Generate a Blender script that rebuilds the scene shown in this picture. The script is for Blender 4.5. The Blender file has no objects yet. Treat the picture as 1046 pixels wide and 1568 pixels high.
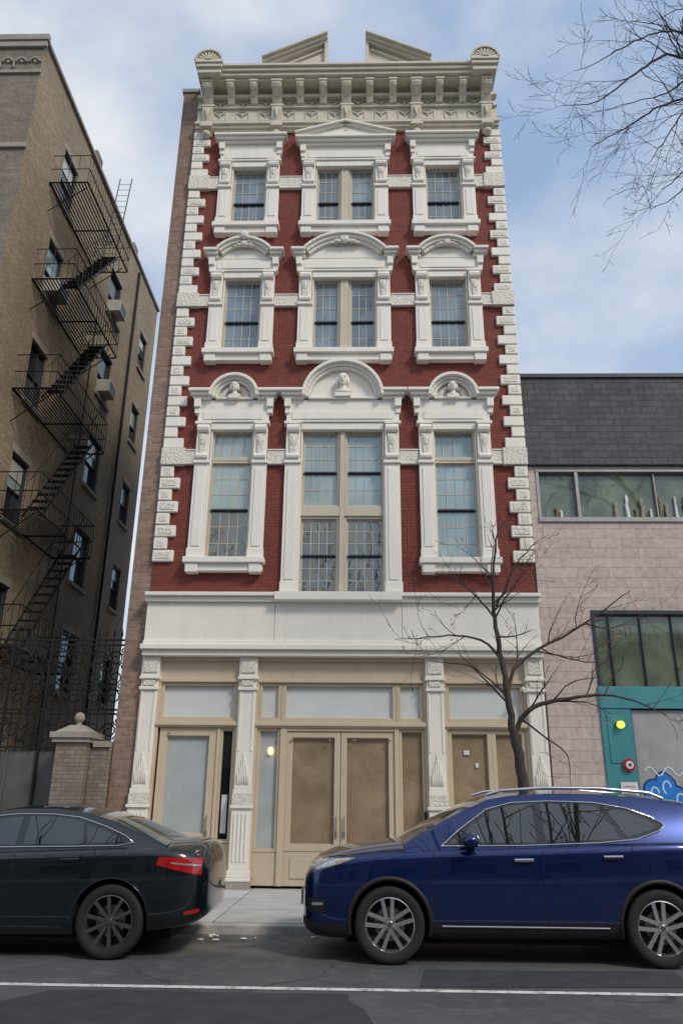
import bpy, bmesh, math, random
from mathutils import Vector, Matrix
from mathutils.bvhtree import BVHTree
R = random.Random(7)
scene = bpy.context.scene
COL = scene.collection
rad = math.radians

# ------------------------------------------------------------------ materials
def newmat(name):
    m = bpy.data.materials.new(name); m.use_nodes = True
    nt = m.node_tree
    return m, nt, nt.nodes["Principled BSDF"]

def objcoord(nt, axes=None):
    tc = nt.nodes.new("ShaderNodeTexCoord")
    if axes is None:
        return tc.outputs["Object"]
    sp = nt.nodes.new("ShaderNodeSeparateXYZ"); cb = nt.nodes.new("ShaderNodeCombineXYZ")
    nt.links.new(tc.outputs["Object"], sp.inputs[0])
    nt.links.new(sp.outputs["XYZ".index(axes[0].upper())], cb.inputs[0])
    nt.links.new(sp.outputs["XYZ".index(axes[1].upper())], cb.inputs[1])
    return cb.outputs[0]

def noise(nt, co, scale, detail=4, rough=.55):
    n = nt.nodes.new("ShaderNodeTexNoise"); n.inputs["Scale"].default_value = scale
    n.inputs["Detail"].default_value = detail; n.inputs["Roughness"].default_value = rough
    nt.links.new(co, n.inputs["Vector"]); return n.outputs["Fac"]

def ramp(nt, fac, p0, p1, c0=(0,0,0,1), c1=(1,1,1,1)):
    r = nt.nodes.new("ShaderNodeValToRGB")
    r.color_ramp.elements[0].position = p0; r.color_ramp.elements[1].position = p1
    r.color_ramp.elements[0].color = c0; r.color_ramp.elements[1].color = c1
    nt.links.new(fac, r.inputs[0]); return r.outputs[0]

def mixc(nt, fac, a, b, mode='MIX'):
    m = nt.nodes.new("ShaderNodeMixRGB"); m.blend_type = mode
    for i, v in ((0, fac), (1, a), (2, b)):
        if isinstance(v, (int, float)): m.inputs[i].default_value = v
        elif isinstance(v, tuple): m.inputs[i].default_value = v if len(v) == 4 else (*v, 1)
        else: nt.links.new(v, m.inputs[i])
    return m.outputs[0]

def bump(nt, b, h, strength, dist=.01):
    bp = nt.nodes.new("ShaderNodeBump"); bp.inputs["Strength"].default_value = strength
    bp.inputs["Distance"].default_value = dist
    nt.links.new(h, bp.inputs["Height"]); nt.links.new(bp.outputs[0], b.inputs["Normal"])

def mat(name, col, rough=.6, metal=0, var=.12, vs=3., bs=0, bsc=40, coat=0, ior=1.45, dirt=0):
    m, nt, b = newmat(name)
    co = objcoord(nt)
    n = noise(nt, co, vs, 4)
    a = tuple(max(0, c*(1-var)) for c in col); c2 = tuple(min(1, c*(1+var)) for c in col)
    out = mixc(nt, ramp(nt, n, .3, .7), a, c2)
    if dirt:
        mp = nt.nodes.new("ShaderNodeMapping"); mp.inputs["Scale"].default_value = (3, 3, .35)
        nt.links.new(co, mp.inputs[0])
        d = ramp(nt, noise(nt, mp.outputs[0], 2.2, 6, .7), .5, .75)
        dd = mixc(nt, 1.0, d, (dirt, dirt, dirt), 'MULTIPLY')
        out = mixc(nt, dd, out, (.25, .21, .16))
    nt.links.new(out, b.inputs["Base Color"])
    b.inputs["Roughness"].default_value = rough; b.inputs["Metallic"].default_value = metal
    b.inputs["IOR"].default_value = ior
    b.inputs["Coat Weight"].default_value = coat; b.inputs["Coat Roughness"].default_value = .02
    if bs: bump(nt, b, noise(nt, co, bsc, 4), bs, .01)
    return m

def brick(name, axes, c1, c2, mortar, bw=.2, rh=.07, ms=.008, weather=.35, wcol=(.1,.08,.07), bs=.5, ws=.6):
    m, nt, b = newmat(name)
    co = objcoord(nt, axes)
    t = nt.nodes.new("ShaderNodeTexBrick"); nt.links.new(co, t.inputs["Vector"])
    t.inputs["Scale"].default_value = 1; t.inputs["Brick Width"].default_value = bw
    t.inputs["Row Height"].default_value = rh; t.inputs["Mortar Size"].default_value = ms
    t.inputs["Mortar Smooth"].default_value = .3
    t.inputs["Color1"].default_value = (*c1, 1); t.inputs["Color2"].default_value = (*c2, 1)
    t.inputs["Mortar"].default_value = (*mortar, 1)
    oc = objcoord(nt)
    w = ramp(nt, noise(nt, oc, ws, 6, .65), .42, .72)
    wm = mixc(nt, 1.0, w, (weather, weather, weather), 'MULTIPLY')
    o = mixc(nt, wm, t.outputs["Color"], wcol)
    fine = ramp(nt, noise(nt, oc, 9, 3), .3, .75, (.78, .78, .78, 1), (1.12, 1.12, 1.12, 1))
    o = mixc(nt, 1.0, o, fine, 'MULTIPLY')
    nt.links.new(o, b.inputs["Base Color"]); b.inputs["Roughness"].default_value = .8
    inv = nt.nodes.new("ShaderNodeMath"); inv.operation = 'SUBTRACT'; inv.inputs[0].default_value = 1
    nt.links.new(t.outputs["Fac"], inv.inputs[1])
    bump(nt, b, inv.outputs[0], bs, .008)
    return m

def carved(name, col, scale=22):
    m, nt, b = newmat(name); co = objcoord(nt)
    v = nt.nodes.new("ShaderNodeTexVoronoi"); v.inputs["Scale"].default_value = scale
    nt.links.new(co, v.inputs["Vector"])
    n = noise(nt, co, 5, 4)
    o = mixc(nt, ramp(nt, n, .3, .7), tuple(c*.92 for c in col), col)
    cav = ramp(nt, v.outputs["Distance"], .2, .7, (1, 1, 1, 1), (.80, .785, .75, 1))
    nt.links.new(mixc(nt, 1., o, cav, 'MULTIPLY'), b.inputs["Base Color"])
    b.inputs["Roughness"].default_value = .65
    bump(nt, b, v.outputs["Distance"], .7, .018)
    return m

M = {}
WH = (.81, .775, .70)
M['white'] = mat('white_painted_stone', WH, .55, var=.03, dirt=.10, bs=.08, bsc=25)
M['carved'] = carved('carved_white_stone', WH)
M['cream'] = mat('cornice_cream_paint', (.62, .575, .47), .55, var=.06, dirt=.2)
M['beige'] = mat('beige_paint', (.57, .475, .345), .5, var=.05, dirt=.1)
M['sash'] = mat('sash_beige', (.54, .48, .38), .5, var=.06)
M['dark'] = mat('dark_frame', (.035, .042, .055), .4)
rb = dict(weather=.30, wcol=(.25, .09, .065), ms=.009, bs=.8)
M['red'] = brick('red_brick', 'xz', (.225, .042, .029), (.170, .031, .022), (.135, .036, .027), **rb)
M['redy'] = brick('red_brick_side', 'yz', (.225, .042, .029), (.170, .031, .022), (.135, .036, .027), **rb)
M['party'] = brick('weathered_brick', 'xz', (.34, .235, .17), (.22, .14, .105), (.27, .22, .18), weather=.6, wcol=(.16, .085, .065))
M['partyy'] = brick('weathered_brick_side', 'yz', (.26, .16, .11), (.20, .12, .09), (.2, .17, .14), weather=.5)
M['tan'] = brick('tan_brick_side', 'yz', (.48, .38, .245), (.35, .27, .17), (.24, .19, .13), weather=.65, wcol=(.16, .125, .085), ws=.35, ms=.011)
M['tanx'] = brick('grey_tan_brick', 'xz', (.29, .24, .19), (.21, .175, .14), (.16, .14, .12), weather=.5)
M['stonegrey'] = mat('grey_stone', (.32, .29, .25), .8, var=.15, dirt=.4, bs=.3)
M['opp'] = brick('opposite_brick', 'xz', (.32, .2, .15), (.25, .15, .12), (.3, .27, .24))
M['opp2'] = brick('opposite_pale_brick', 'xz', (.45, .4, .33), (.4, .35, .28), (.35, .32, .28))
M['shingle'] = brick('slate_shingles', 'xz', (.080, .080, .090), (.050, .051, .060), (.028, .028, .034), bw=.32, rh=.16, ms=.010, weather=.3, wcol=(.12, .12, .125))
M['pinkblock'] = brick('pinkish_block', 'xz', (.60, .50, .455), (.53, .435, .395), (.42, .35, .32), bw=.62, rh=.205, ms=.009, weather=.4, wcol=(.44, .32, .28), bs=.4)
M['blackmetal'] = mat('black_iron', (.016, .015, .014), .5, .3)
M['alu'] = mat('aluminium_frame', (.32, .31, .30), .4, .6)
M['teal'] = mat('teal_paint', (.06, .27, .30), .45, var=.08, dirt=.35)
M['greydoor'] = mat('grey_door_paint', (.36, .36, .37), .5, var=.08, dirt=.3)
M['blue'] = mat('blue_spray_paint', (.02, .20, .62), .5)
M['bluedk'] = mat('dark_spray_paint', (.02, .04, .16), .5)
M['sprayw'] = mat('pale_spray_paint', (.6, .7, .8), .5)
M['redp'] = mat('red_enamel', (.45, .02, .02), .35)
M['notice'] = mat('notice_paper', (.7, .68, .68), .5)
M['noticep'] = mat('notice_print', (.5, .3, .32), .5)
M['tar'] = mat('roof_tar', (.06, .06, .06), .9)
M['orange'] = mat('terracotta_trim', (.5, .17, .08), .7)
M['wood'] = mat('wooden_items', (.22, .12, .07), .6)
M['gatepanel'] = mat('gate_sheet_metal', (.11, .105, .10), .6, .2, dirt=.3)
M['ac'] = mat('ac_casing', (.48, .46, .42), .5)
M['blind'] = mat('window_blind', (.55, .53, .47), .7, coat=1)

def glassmat(name, c, ior=2.0, rough=.04, var=.5, vs=.9, wob=.05):  # var mottles the base colour in place of changing reflections
    m = mat(name, c, rough, var=var, vs=vs, ior=ior)
    nt = m.node_tree; b = nt.nodes["Principled BSDF"]
    bump(nt, b, noise(nt, objcoord(nt), 2.5, 2), wob, .02)
    return m
M['glassF2'] = glassmat('window_glass_pale', (.27, .37, .38), 2.1, .03, .25, 1.1, .12)  # pale tint: inner film plus sky reflection put into the base colour
M['glassF3'] = glassmat('window_glass_blue', (.14, .195, .235), 2.15, .03, .6, 1.3, .12)  # blue tint and mottling paint sky reflection into the base colour
M['glassLow'] = glassmat('window_glass_deep', (.06, .08, .072), 2.35, .02, .6, 1.4, .10)
M['glassDk'] = glassmat('window_glass_dark', (.012, .015, .018), 1.8, .03)
M['glassN'] = glassmat('window_glass_green', (.12, .15, .10), 1.8, .04, .6, 1.5)  # opaque pane, mottled colour imitates reflections
M['frost'] = mat('frosted_glass', (.66, .69, .68), .35, var=.05, coat=1)
M['doorglass'] = mat('door_glass_film', (.42, .46, .47), .3, var=.10, coat=1)
def papermat():
    m, nt, b = newmat('brown_paper_behind_glass'); co = objcoord(nt)
    n1 = noise(nt, co, 1.6, 3); v = nt.nodes.new("ShaderNodeTexVoronoi"); v.feature = 'DISTANCE_TO_EDGE'
    v.inputs["Scale"].default_value = 2.2
    mx = nt.nodes.new("ShaderNodeMixRGB"); mx.inputs[0].default_value = .35
    nt.links.new(co, mx.inputs[1]); nn = nt.nodes.new("ShaderNodeTexNoise"); nn.inputs["Scale"].default_value = 2.4
    nt.links.new(co, nn.inputs["Vector"]); nt.links.new(nn.outputs["Color"], mx.inputs[2])
    nt.links.new(mx.outputs[0], v.inputs["Vector"])
    o = mixc(nt, ramp(nt, n1, .3, .7), (.22, .155, .09), (.335, .25, .155))
    nt.links.new(o, b.inputs["Base Color"]); b.inputs["Roughness"].default_value = .55
    b.inputs["Coat Weight"].default_value = 1; b.inputs["Coat Roughness"].default_value = .02
    bump(nt, b, v.outputs["Distance"], .45, .08); return m
M['paper'] = papermat()
def emis(name, c, s):
    m, nt, b = newmat(name); b.inputs["Base Color"].default_value = (*c, 1)
    b.inputs["Emission Color"].default_value = (*c, 1); b.inputs["Emission Strength"].default_value = s; return m
M['lamp'] = emis('warm_lamp', (1, .62, .25), 2.5)
M['beacon'] = emis('yellow_beacon', (.85, .9, .1), .8)

def roadmat():
    m, nt, b = newmat('asphalt'); co = objcoord(nt)
    big = noise(nt, co, .45, 6, .6); fine = noise(nt, co, 90, 3); med = noise(nt, co, 3.5, 6, .7)
    o = mixc(nt, ramp(nt, big, .38, .62), (.062, .063, .068), (.094, .095, .10))
    o = mixc(nt, ramp(nt, med, .50, .72), o, (.13, .128, .125))
    sp = nt.nodes.new("ShaderNodeSeparateXYZ"); nt.links.new(co, sp.inputs[0])
    mm = nt.nodes.new("ShaderNodeMapRange"); mm.inputs[1].default_value = -5.6; mm.inputs[2].default_value = -4.9
    nt.links.new(sp.outputs[1], mm.inputs[0])
    mu = nt.nodes.new("ShaderNodeMath"); mu.operation = 'MULTIPLY'
    nt.links.new(mm.outputs[0], mu.inputs[0]); nt.links.new(ramp(nt, noise(nt, co, 1.3, 6), .35, .6), mu.inputs[1])
    o = mixc(nt, mu.outputs[0], o, (.17, .165, .155))
    fl = ramp(nt, fine, .25, .8, (.6, .6, .6, 1), (1.45, 1.45, 1.45, 1))
    o = mixc(nt, 1., o, fl, 'MULTIPLY')
    wv = nt.nodes.new("ShaderNodeMixRGB"); wv.inputs[0].default_value = .35
    nn = nt.nodes.new("ShaderNodeTexNoise"); nn.inputs["Scale"].default_value = 1.6; nn.inputs["Detail"].default_value = 6
    nt.links.new(co, nn.inputs["Vector"]); nt.links.new(co, wv.inputs[1]); nt.links.new(nn.outputs["Color"], wv.inputs[2])
    v = nt.nodes.new("ShaderNodeTexVoronoi"); v.feature = 'DISTANCE_TO_EDGE'; v.inputs["Scale"].default_value = .6
    nt.links.new(wv.outputs[0], v.inputs["Vector"])
    cr = ramp(nt, v.outputs["Distance"], .003, .011, (1, 1, 1, 1), (0, 0, 0, 1))
    cm = nt.nodes.new("ShaderNodeMath"); cm.operation = 'MULTIPLY'
    nt.links.new(cr, cm.inputs[0]); nt.links.new(ramp(nt, noise(nt, co, .8, 3), .46, .58), cm.inputs[1])
    o = mixc(nt, cm.outputs[0], o, (.028, .028, .029))
    nt.links.new(o, b.inputs["Base Color"]); b.inputs["Roughness"].default_value = .8
    bump(nt, b, fine, .5, .006); return m
def sidewalkmat():
    m, nt, b = newmat('sidewalk_concrete'); co = objcoord(nt, 'xy')
    t = nt.nodes.new("ShaderNodeTexBrick"); nt.links.new(co, t.inputs["Vector"])
    t.offset = 0; t.inputs["Scale"].default_value = 1; t.inputs["Brick Width"].default_value = 1.5
    t.inputs["Row Height"].default_value = 1.3; t.inputs["Mortar Size"].default_value = .010
    t.inputs["Color1"].default_value = (.56, .555, .545, 1); t.inputs["Color2"].default_value = (.48, .475, .465, 1)
    t.inputs["Mortar"].default_value = (.19, .185, .18, 1)
    n = ramp(nt, noise(nt, co, 2.2, 7, .7), .35, .75, (.76, .76, .75, 1), (1.1, 1.1, 1.1, 1))
    st = ramp(nt, noise(nt, co, 14, 2), .68, .72, (1, 1, 1, 1), (.72, .72, .72, 1))
    o = mixc(nt, 1., mixc(nt, 1., t.outputs["Color"], n, 'MULTIPLY'), st, 'MULTIPLY')
    nt.links.new(o, b.inputs["Base Color"]); b.inputs["Roughness"].default_value = .85
    bump(nt, b, noise(nt, co, 60, 4), .25, .004); return m
def linemat():
    m, nt, b = newmat('worn_road_paint'); co = objcoord(nt)
    o = mixc(nt, ramp(nt, noise(nt, co, 7, 8, .8), .48, .62), (.70, .70, .68), (.16, .16, .16))
    nt.links.new(o, b.inputs["Base Color"]); b.inputs["Roughness"].default_value = .7; return m
M['asphalt'] = roadmat(); M['sidewalk'] = sidewalkmat(); M['line'] = linemat()
M['kerb'] = mat('kerb_stone', (.44, .43, .415), .8, var=.25, vs=5, bs=.3, dirt=.3)
M['earth'] = mat('ground_earth', (.09, .085, .075), .95, var=.3)
M['bark'] = mat('bark', (.060, .048, .042), .9, var=.35, vs=12, bs=.6, bsc=50)
M['leaf'] = mat('dry_leaves', (.32, .08, .03), .7, var=.4, vs=20)
M['litter'] = mat('litter_paper', (.65, .65, .63), .7, var=.1)

# ------------------------------------------------------------------ geometry helpers
def empty(name, loc=(0, 0, 0)):
    e = bpy.data.objects.new(name, None); e.empty_display_size = .5; e.location = loc
    COL.objects.link(e); return e
def link(o, parent=None):
    COL.objects.link(o)
    if parent: o.parent = parent
    return o
F0 = lambda u, w, d: (u, d, w)          # facade plane y=0, d into wall

class Part:
    def __init__(s, name, mats, parent=None):
        s.name = name; s.mats = mats if isinstance(mats, list) else [mats]; s.parent = parent
        s.v = []; s.f = []; s.m = []
    def add(s, vs, fs, mi=0):
        o = len(s.v); s.v += [tuple(v) for v in vs]
        for f in fs: s.f.append([i+o for i in f]); s.m.append(mi)
    def box(s, x0, x1, y0, y1, z0, z1, mi=0):
        vs = [(x, y, z) for z in (z0, z1) for y in (y0, y1) for x in (x0, x1)]
        s.add(vs, [(0, 2, 3, 1), (4, 5, 7, 6), (0, 1, 5, 4), (2, 6, 7, 3), (0, 4, 6, 2), (1, 3, 7, 5)], mi)
    def fb(s, f, u0, u1, w0, w1, d0, d1, mi=0):
        vs = [f(u, w, d) for w in (w0, w1) for d in (d0, d1) for u in (u0, u1)]
        s.add(vs, [(0, 2, 3, 1), (4, 5, 7, 6), (0, 1, 5, 4), (2, 6, 7, 3), (0, 4, 6, 2), (1, 3, 7, 5)], mi)
    def prism(s, poly, d0, d1, f=F0, mi=0):
        n = len(poly)
        vs = [f(u, w, d0) for u, w in poly]+[f(u, w, d1) for u, w in poly]
        s.add(vs, [tuple(range(n)), tuple(range(2*n-1, n-1, -1))]+[(i, (i+1) % n, n+(i+1) % n, n+i) for i in range(n)], mi)
    def arc(s, cx, cz, r0, r1, a0, a1, d0, d1, n=16, f=F0, mi=0):
        for i in range(n):
            a = a0+(a1-a0)*i/n; b = a0+(a1-a0)*(i+1)/n
            p = [(cx+r*math.cos(t), cz+r*math.sin(t)) for r, t in ((r0, a), (r1, a), (r1, b), (r0, b))]
            s.prism(p, d0, d1, f, mi)
    def tube(s, p0, p1, r, n=5, mi=0, r1=None):
        p0 = Vector(p0); p1 = Vector(p1); r1 = r if r1 is None else r1
        d = (p1-p0).normalized(); a = d.orthogonal().normalized(); b = d.cross(a)
        vs = []
        for p, q in ((p0, r), (p1, r1)):
            for i in range(n):
                t = 2*math.pi*i/n+math.pi/n
                vs.append(p+a*(q*math.cos(t))+b*(q*math.sin(t)))
        s.add(vs, [tuple(range(n)), tuple(range(2*n-1, n-1, -1))]+[(i, (i+1) % n, n+(i+1) % n, n+i) for i in range(n)], mi)
    def ell(s, c, rx, ry, rz, nu=12, nv=8, mi=0):
        vs = [(c[0], c[1], c[2]+rz)]
        for j in range(1, nv):
            p = math.pi*j/nv
            for i in range(nu):
                t = 2*math.pi*i/nu
                vs.append((c[0]+rx*math.sin(p)*math.cos(t), c[1]+ry*math.sin(p)*math.sin(t), c[2]+rz*math.cos(p)))
        vs.append((c[0], c[1], c[2]-rz)); L = len(vs)-1; fs = []
        for i in range(nu):
            fs.append((0, 1+i, 1+(i+1) % nu)); fs.append((L, L-nu+(i+1) % nu, L-nu+i))
            for j in range(nv-2):
                a = 1+j*nu; fs.append((a+i, a+nu+i, a+nu+(i+1) % nu, a+(i+1) % nu))
        s.add(vs, fs, mi)
    def quad(s, a, b, c, d, mi=0): s.add([a, b, c, d], [(0, 1, 2, 3)], mi)
    def wall(s, f, u0, u1, w0, w1, holes, reveal=.22, mi=0, rmi=None):
        us = sorted({u0, u1, *[h[0] for h in holes], *[h[1] for h in holes]})
        ws = sorted({w0, w1, *[h[2] for h in holes], *[h[3] for h in holes]})
        for i in range(len(us)-1):
            for j in range(len(ws)-1):
                cu = (us[i]+us[i+1])/2; cw = (ws[j]+ws[j+1])/2
                if any(h[0] < cu < h[1] and h[2] < cw < h[3] for h in holes): continue
                s.quad(f(us[i], ws[j], 0), f(us[i+1], ws[j], 0), f(us[i+1], ws[j+1], 0), f(us[i], ws[j+1], 0), mi)
        for h in holes:
            a, b, c, d = h; r = mi if rmi is None else rmi
            for (p, q) in (((a, c), (b, c)), ((b, c), (b, d)), ((b, d), (a, d)), ((a, d), (a, c))):
                s.quad(f(*p, 0), f(*q, 0), f(*q, reveal), f(*p, reveal), r)
    def build(s, bevel=0, smooth=False, recalc=True, angle=40):
        me = bpy.data.meshes.new(s.name); me.from_pydata(s.v, [], s.f)
        for m in s.mats: me.materials.append(m)
        for p, mi in zip(me.polygons, s.m): p.material_index = mi
        if recalc:
            bm = bmesh.new(); bm.from_mesh(me); bmesh.ops.recalc_face_normals(bm, faces=bm.faces); bm.to_mesh(me); bm.free()
        if smooth:
            for p in me.polygons: p.use_smooth = True
            try: me.set_sharp_from_angle(angle=rad(angle))
            except Exception: pass
        o = bpy.data.objects.new(s.name, me); link(o, s.parent)
        if bevel:
            md = o.modifiers.new("bev", 'BEVEL'); md.width = bevel; md.segments = 1; md.limit_method = 'ANGLE'; md.angle_limit = rad(40)
        return o

def curve(name, lines, material, parent=None, depth=1., res=2):
    cu = bpy.data.curves.new(name, 'CURVE'); cu.dimensions = '3D'; cu.bevel_depth = depth
    cu.bevel_resolution = res; cu.use_fill_caps = True
    for k, l in enumerate(lines):
        sp = cu.splines.new('POLY'); sp.points.add(len(l)-1)
        for i, p in enumerate(l):
            sp.points[i].co = (p[0], p[1], p[2], 1)
            sp.points[i].radius = p[3] if len(p) > 3 else 1
    cu.materials.append(material)
    o = bpy.data.objects.new(name, cu); return link(o, parent)

# ------------------------------------------------------------------ windows
def dhung(P, f, u0, u1, w0, w1, wm, nc=3, nu=2, nl=2, g='glassF3', gl=None, d=.08, wf=.05, dark=True):
    fr, dk = P['frame'], P['dark']; gl = gl or g
    fr.fb(f, u0, u0+wf, w0, w1, d-.03, d+.14); fr.fb(f, u1-wf, u1, w0, w1, d-.03, d+.14)
    fr.fb(f, u0+wf, u1-wf, w1-wf, w1, d-.03, d+.14); fr.fb(f, u0+wf, u1-wf, w0, w0+wf*.8, d-.03, d+.14)
    a, b, c, e = u0+wf, u1-wf, w0+wf*.8, w1-wf
    for (z0, z1, dd, nr, gm, st) in ((wm, e, d+.03, nu, g, 0), (c, wm, d+.075, nl, gl, 1)):
        sw = .034
        q = dk if dark else fr
        fr.fb(f, a, a+sw, z0, z1, dd, dd+.035); fr.fb(f, b-sw, b, z0, z1, dd, dd+.035)
        if st: fr.fb(f, a+sw, b-sw, z0, z0+sw*1.3, dd, dd+.035); q.fb(f, a+sw, b-sw, z1-sw, z1+.01, dd, dd+.035)
        else: fr.fb(f, a+sw, b-sw, z1-sw, z1, dd, dd+.035); q.fb(f, a+sw, b-sw, z0-.008, z0+sw*.7, dd, dd+.035)
        for i in range(1, nc):
            u = a+sw+(b-a-2*sw)*i/nc; fr.fb(f, u-.007, u+.007, z0+sw*.6, z1-sw*.6, dd+.004, dd+.026)
        for j in range(1, nr):
            w = z0+(z1-z0)*j/nr; fr.fb(f, a+sw, b-sw, w-.007, w+.007, dd+.007, dd+.024)
        for i in range(nc):
            for j in range(nr):
                p0 = a+(b-a)*i/nc; p1 = a+(b-a)*(i+1)/nc; q0 = z0+(z1-z0)*j/nr; q1 = z0+(z1-z0)*(j+1)/nr
                t = [R.uniform(-.003, .003) for _ in range(3)]
                P[gm].quad(f(p0, q0, dd+.016+t[0]), f(p1, q0, dd+.016+t[1]), f(p1, q1, dd+.016+t[2]), f(p0, q1, dd+.016+t[0]-t[1]+t[2]))

def wparts(parent, frame='sash', keys=('glassF2', 'glassF3', 'glassLow', 'glassDk')):
    P = {'frame': Part('window_frames', M[frame], parent), 'dark': Part('meeting_rails', M['dark'], parent)}
    for k in keys: P[k] = Part('window_panes_'+k[5:].lower(), M[k], parent)
    return P

# ================================================================== MAIN BUILDING
B = empty('brick_townhouse')
HW = 3.8
f2 = [(-2.36, .46, .76, 6.09, 9.0), (-.02, .88, 1.20, 5.40, 9.0), (2.34, .46, .76, 6.09, 9.0)]
f3 = [(-2.35, .45, .74, 10.90, 12.90), (-.01, .74, 1.05, 10.90, 12.90), (2.35, .45, .75, 10.90, 12.90)]
f4 = [(-2.36, .44, .74, 14.37, 16.19), (-.02, .72, 1.04, 14.37, 16.19), (2.36, .45, .75, 14.37, 16.19)]
brk = Part('brick_walls', [M['red'], M['partyy'], M['tar'], M['redy']], B)
holes = [(c-i, c+i, a, b) for fl in (f2, f3, f4) for (c, i, o, a, b) in fl]
brk.wall(F0, -HW, HW, 5.2, 18.4, holes, .25)
brk.quad((HW, 0, 0), (HW, 14, 0), (HW, 14, 18.6), (HW, 0, 18.6), 3)
brk.quad((-HW-.42, .06, 0), (-HW-.42, 14, 0), (-HW-.42, 14, 18.7), (-HW-.42, .06, 18.7), 1)
brk.quad((-HW-.42, 14, 0), (HW, 14, 0), (HW, 14, 18.6), (-HW-.42, 14, 18.6), 1)
brk.quad((-HW-.4, .1, 18.45), (HW, .1, 18.45), (HW, 14, 18.45), (-HW-.4, 14, 18.45), 2)
brk.build(recalc=False)
pw = Part('party_wall_strip', [M['party']], B)
pw.box(-HW-.42, -HW, .04, .5, .1, 18.75)
pw.build()
pw = Part('party_wall_coping', M['stonegrey'], B); pw.box(-HW-.46, -HW+.0, .0, .5, 18.753, 18.86); pw.build()

P = wparts(B)
W = Part('white_stone_trim', M['white'], B)
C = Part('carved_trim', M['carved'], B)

def console(cx, hw, z0, z1, d):
    W.box(cx-hw, cx+hw, -d, 0, z0, z1)
    h = z1-z0
    C.prism([(cx-hw*.6, z1-h*.26), (cx+hw*.6, z1-h*.26), (cx+hw*.35, z0+h*.14), (cx-hw*.35, z0+h*.14)], -d-.04, -d)
    C.ell((cx, -d-.035, z0+h*.55), hw*.45, .035, h*.16, 8, 6)
    for (zz, r, e) in ((z1-h*.12, h*.12, .09), (z0+h*.1, h*.08, .06)):
        poly = [(-d-e*.2+r*math.cos(t), zz+r*math.sin(t)) for t in [2*math.pi*k/10 for k in range(10)]]
        W.add([(cx-hw*.9, y, z) for y, z in poly]+[(cx+hw*.9, y, z) for y, z in poly],
              [tuple(range(10)), tuple(range(19, 9, -1))]+[(i, (i+1) % 10, 10+(i+1) % 10, 10+i) for i in range(10)])

def surround(c, iw, ow, z0, z1, zi0, zi1, sill=True):
    for s in (-1, 1):
        a, b = sorted((c+s*iw, c+s*ow))
        W.box(a, b, -.10, 0, z0, zi0)
        m = (a+b)/2; q = (b-a)*.30
        W.box(m-q, m+q, -.12, -.10, z0+.25, zi0-.1)
        W.box(a-.015, b+.015, -.14, 0, z0+.003, z0+.2)
        W.box(a-.02, b+.02, -.15, 0, zi0, zi0+.07)
        console(m, (b-a)/2-.01, zi0+.073, z1+.05, .12)
        W.box(a-.035*(s < 0), b+.035*(s > 0), -.19, 0, z1+.053, z1+.12)
        e = c+s*iw
        W.box(min(e, e-s*.03), max(e, e-s*.03), -.04, .05, z0, z1)
    W.box(c-iw, c+iw, -.085, .05, z1-.04, z1+.12)
    W.box(c-ow, c+ow, -.12, 0, z1+.123, z1+.42)
    W.box(c-ow+.12, c+ow-.12, -.14, -.12, z1+.18, z1+.36)
    if sill:
        W.box(c-ow-.05, c+ow+.05, -.24, .04, z0-.12, z0-.003)
        W.box(c-ow-.01, c+ow+.01, -.16, 0, z0-.28, z0-.123)
        for s in (-1, 1):
            W.box(c+s*(ow-.13)-.12, c+s*(ow-.13)+.12, -.2, 0, z0-.31, z0-.126)

def hood_ends(c, hw, z, inner):
    for s in (-1, 1):
        for (e, d, a, b) in ((-.06, .18, 0, .06), (-.02, .25, .063, .13), (.03, .31, .133, .2)):
            x0, x1 = sorted((c+s*inner, c+s*(hw+e)))
            W.box(x0, x1, -d, 0, z+a, z+b)
        W.box(c+s*(hw-.16)-.07, c+s*(hw-.16)+.07, -.2, 0, z-.2, z-.003)
        W.box(c+s*(hw-.16)-.055, c+s*(hw-.16)+.055, -.15, 0, z-.34, z-.203)

def head(cx, z, k=1.0):
    H = Part('carved_head', M['white'], B); y = -.2
    H.ell((cx, y, z), .085*k, .095*k, .125*k, 14, 10)
    H.ell((cx, y+.02, z+.05*k), .105*k, .09*k, .11*k, 12, 8)
    for s in (-1, 1):
        H.ell((cx+s*.095*k, y+.02, z-.01*k), .035*k, .05*k, .10*k, 8, 6)
        H.ell((cx+s*.035*k, y-.085*k, z+.02*k), .024*k, .018*k, .012*k, 8, 6)
        H.ell((cx+s*.035*k, y-.082*k, z+.05*k), .032*k, .02*k, .010*k, 8, 6)
    H.ell((cx, y-.105*k, z-.015*k), .016*k, .03*k, .035*k, 8, 6)
    H.ell((cx, y-.085*k, z-.06*k), .034*k, .02*k, .011*k, 8, 6)
    H.ell((cx, y-.07*k, z-.10*k), .035*k, .03*k, .025*k, 8, 6)
    H.tube((cx, y+.03, z-.08*k), (cx, y+.05, z-.2*k), .055*k, 10, r1=.08*k)
    H.ell((cx, y+.05, z-.22*k), .17*k, .08*k, .06*k, 12, 6)
    H.box(cx-.15*k, cx+.15*k, y-.02, -.05, z-.33*k, z-.26*k)
    H.build(smooth=True)

def cartouche(cx, z, k=1., y=-.3):
    C.ell((cx, y, z), .10*k, .06, .09*k, 12, 8)
    for s in (-1, 1):
        C.ell((cx+s*.14*k, y+.01, z-.03*k), .09*k, .045, .045*k, 10, 6)
        C.ell((cx+s*.24*k, y+.02, z-.06*k), .07*k, .035, .03*k, 8, 6)

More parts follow.
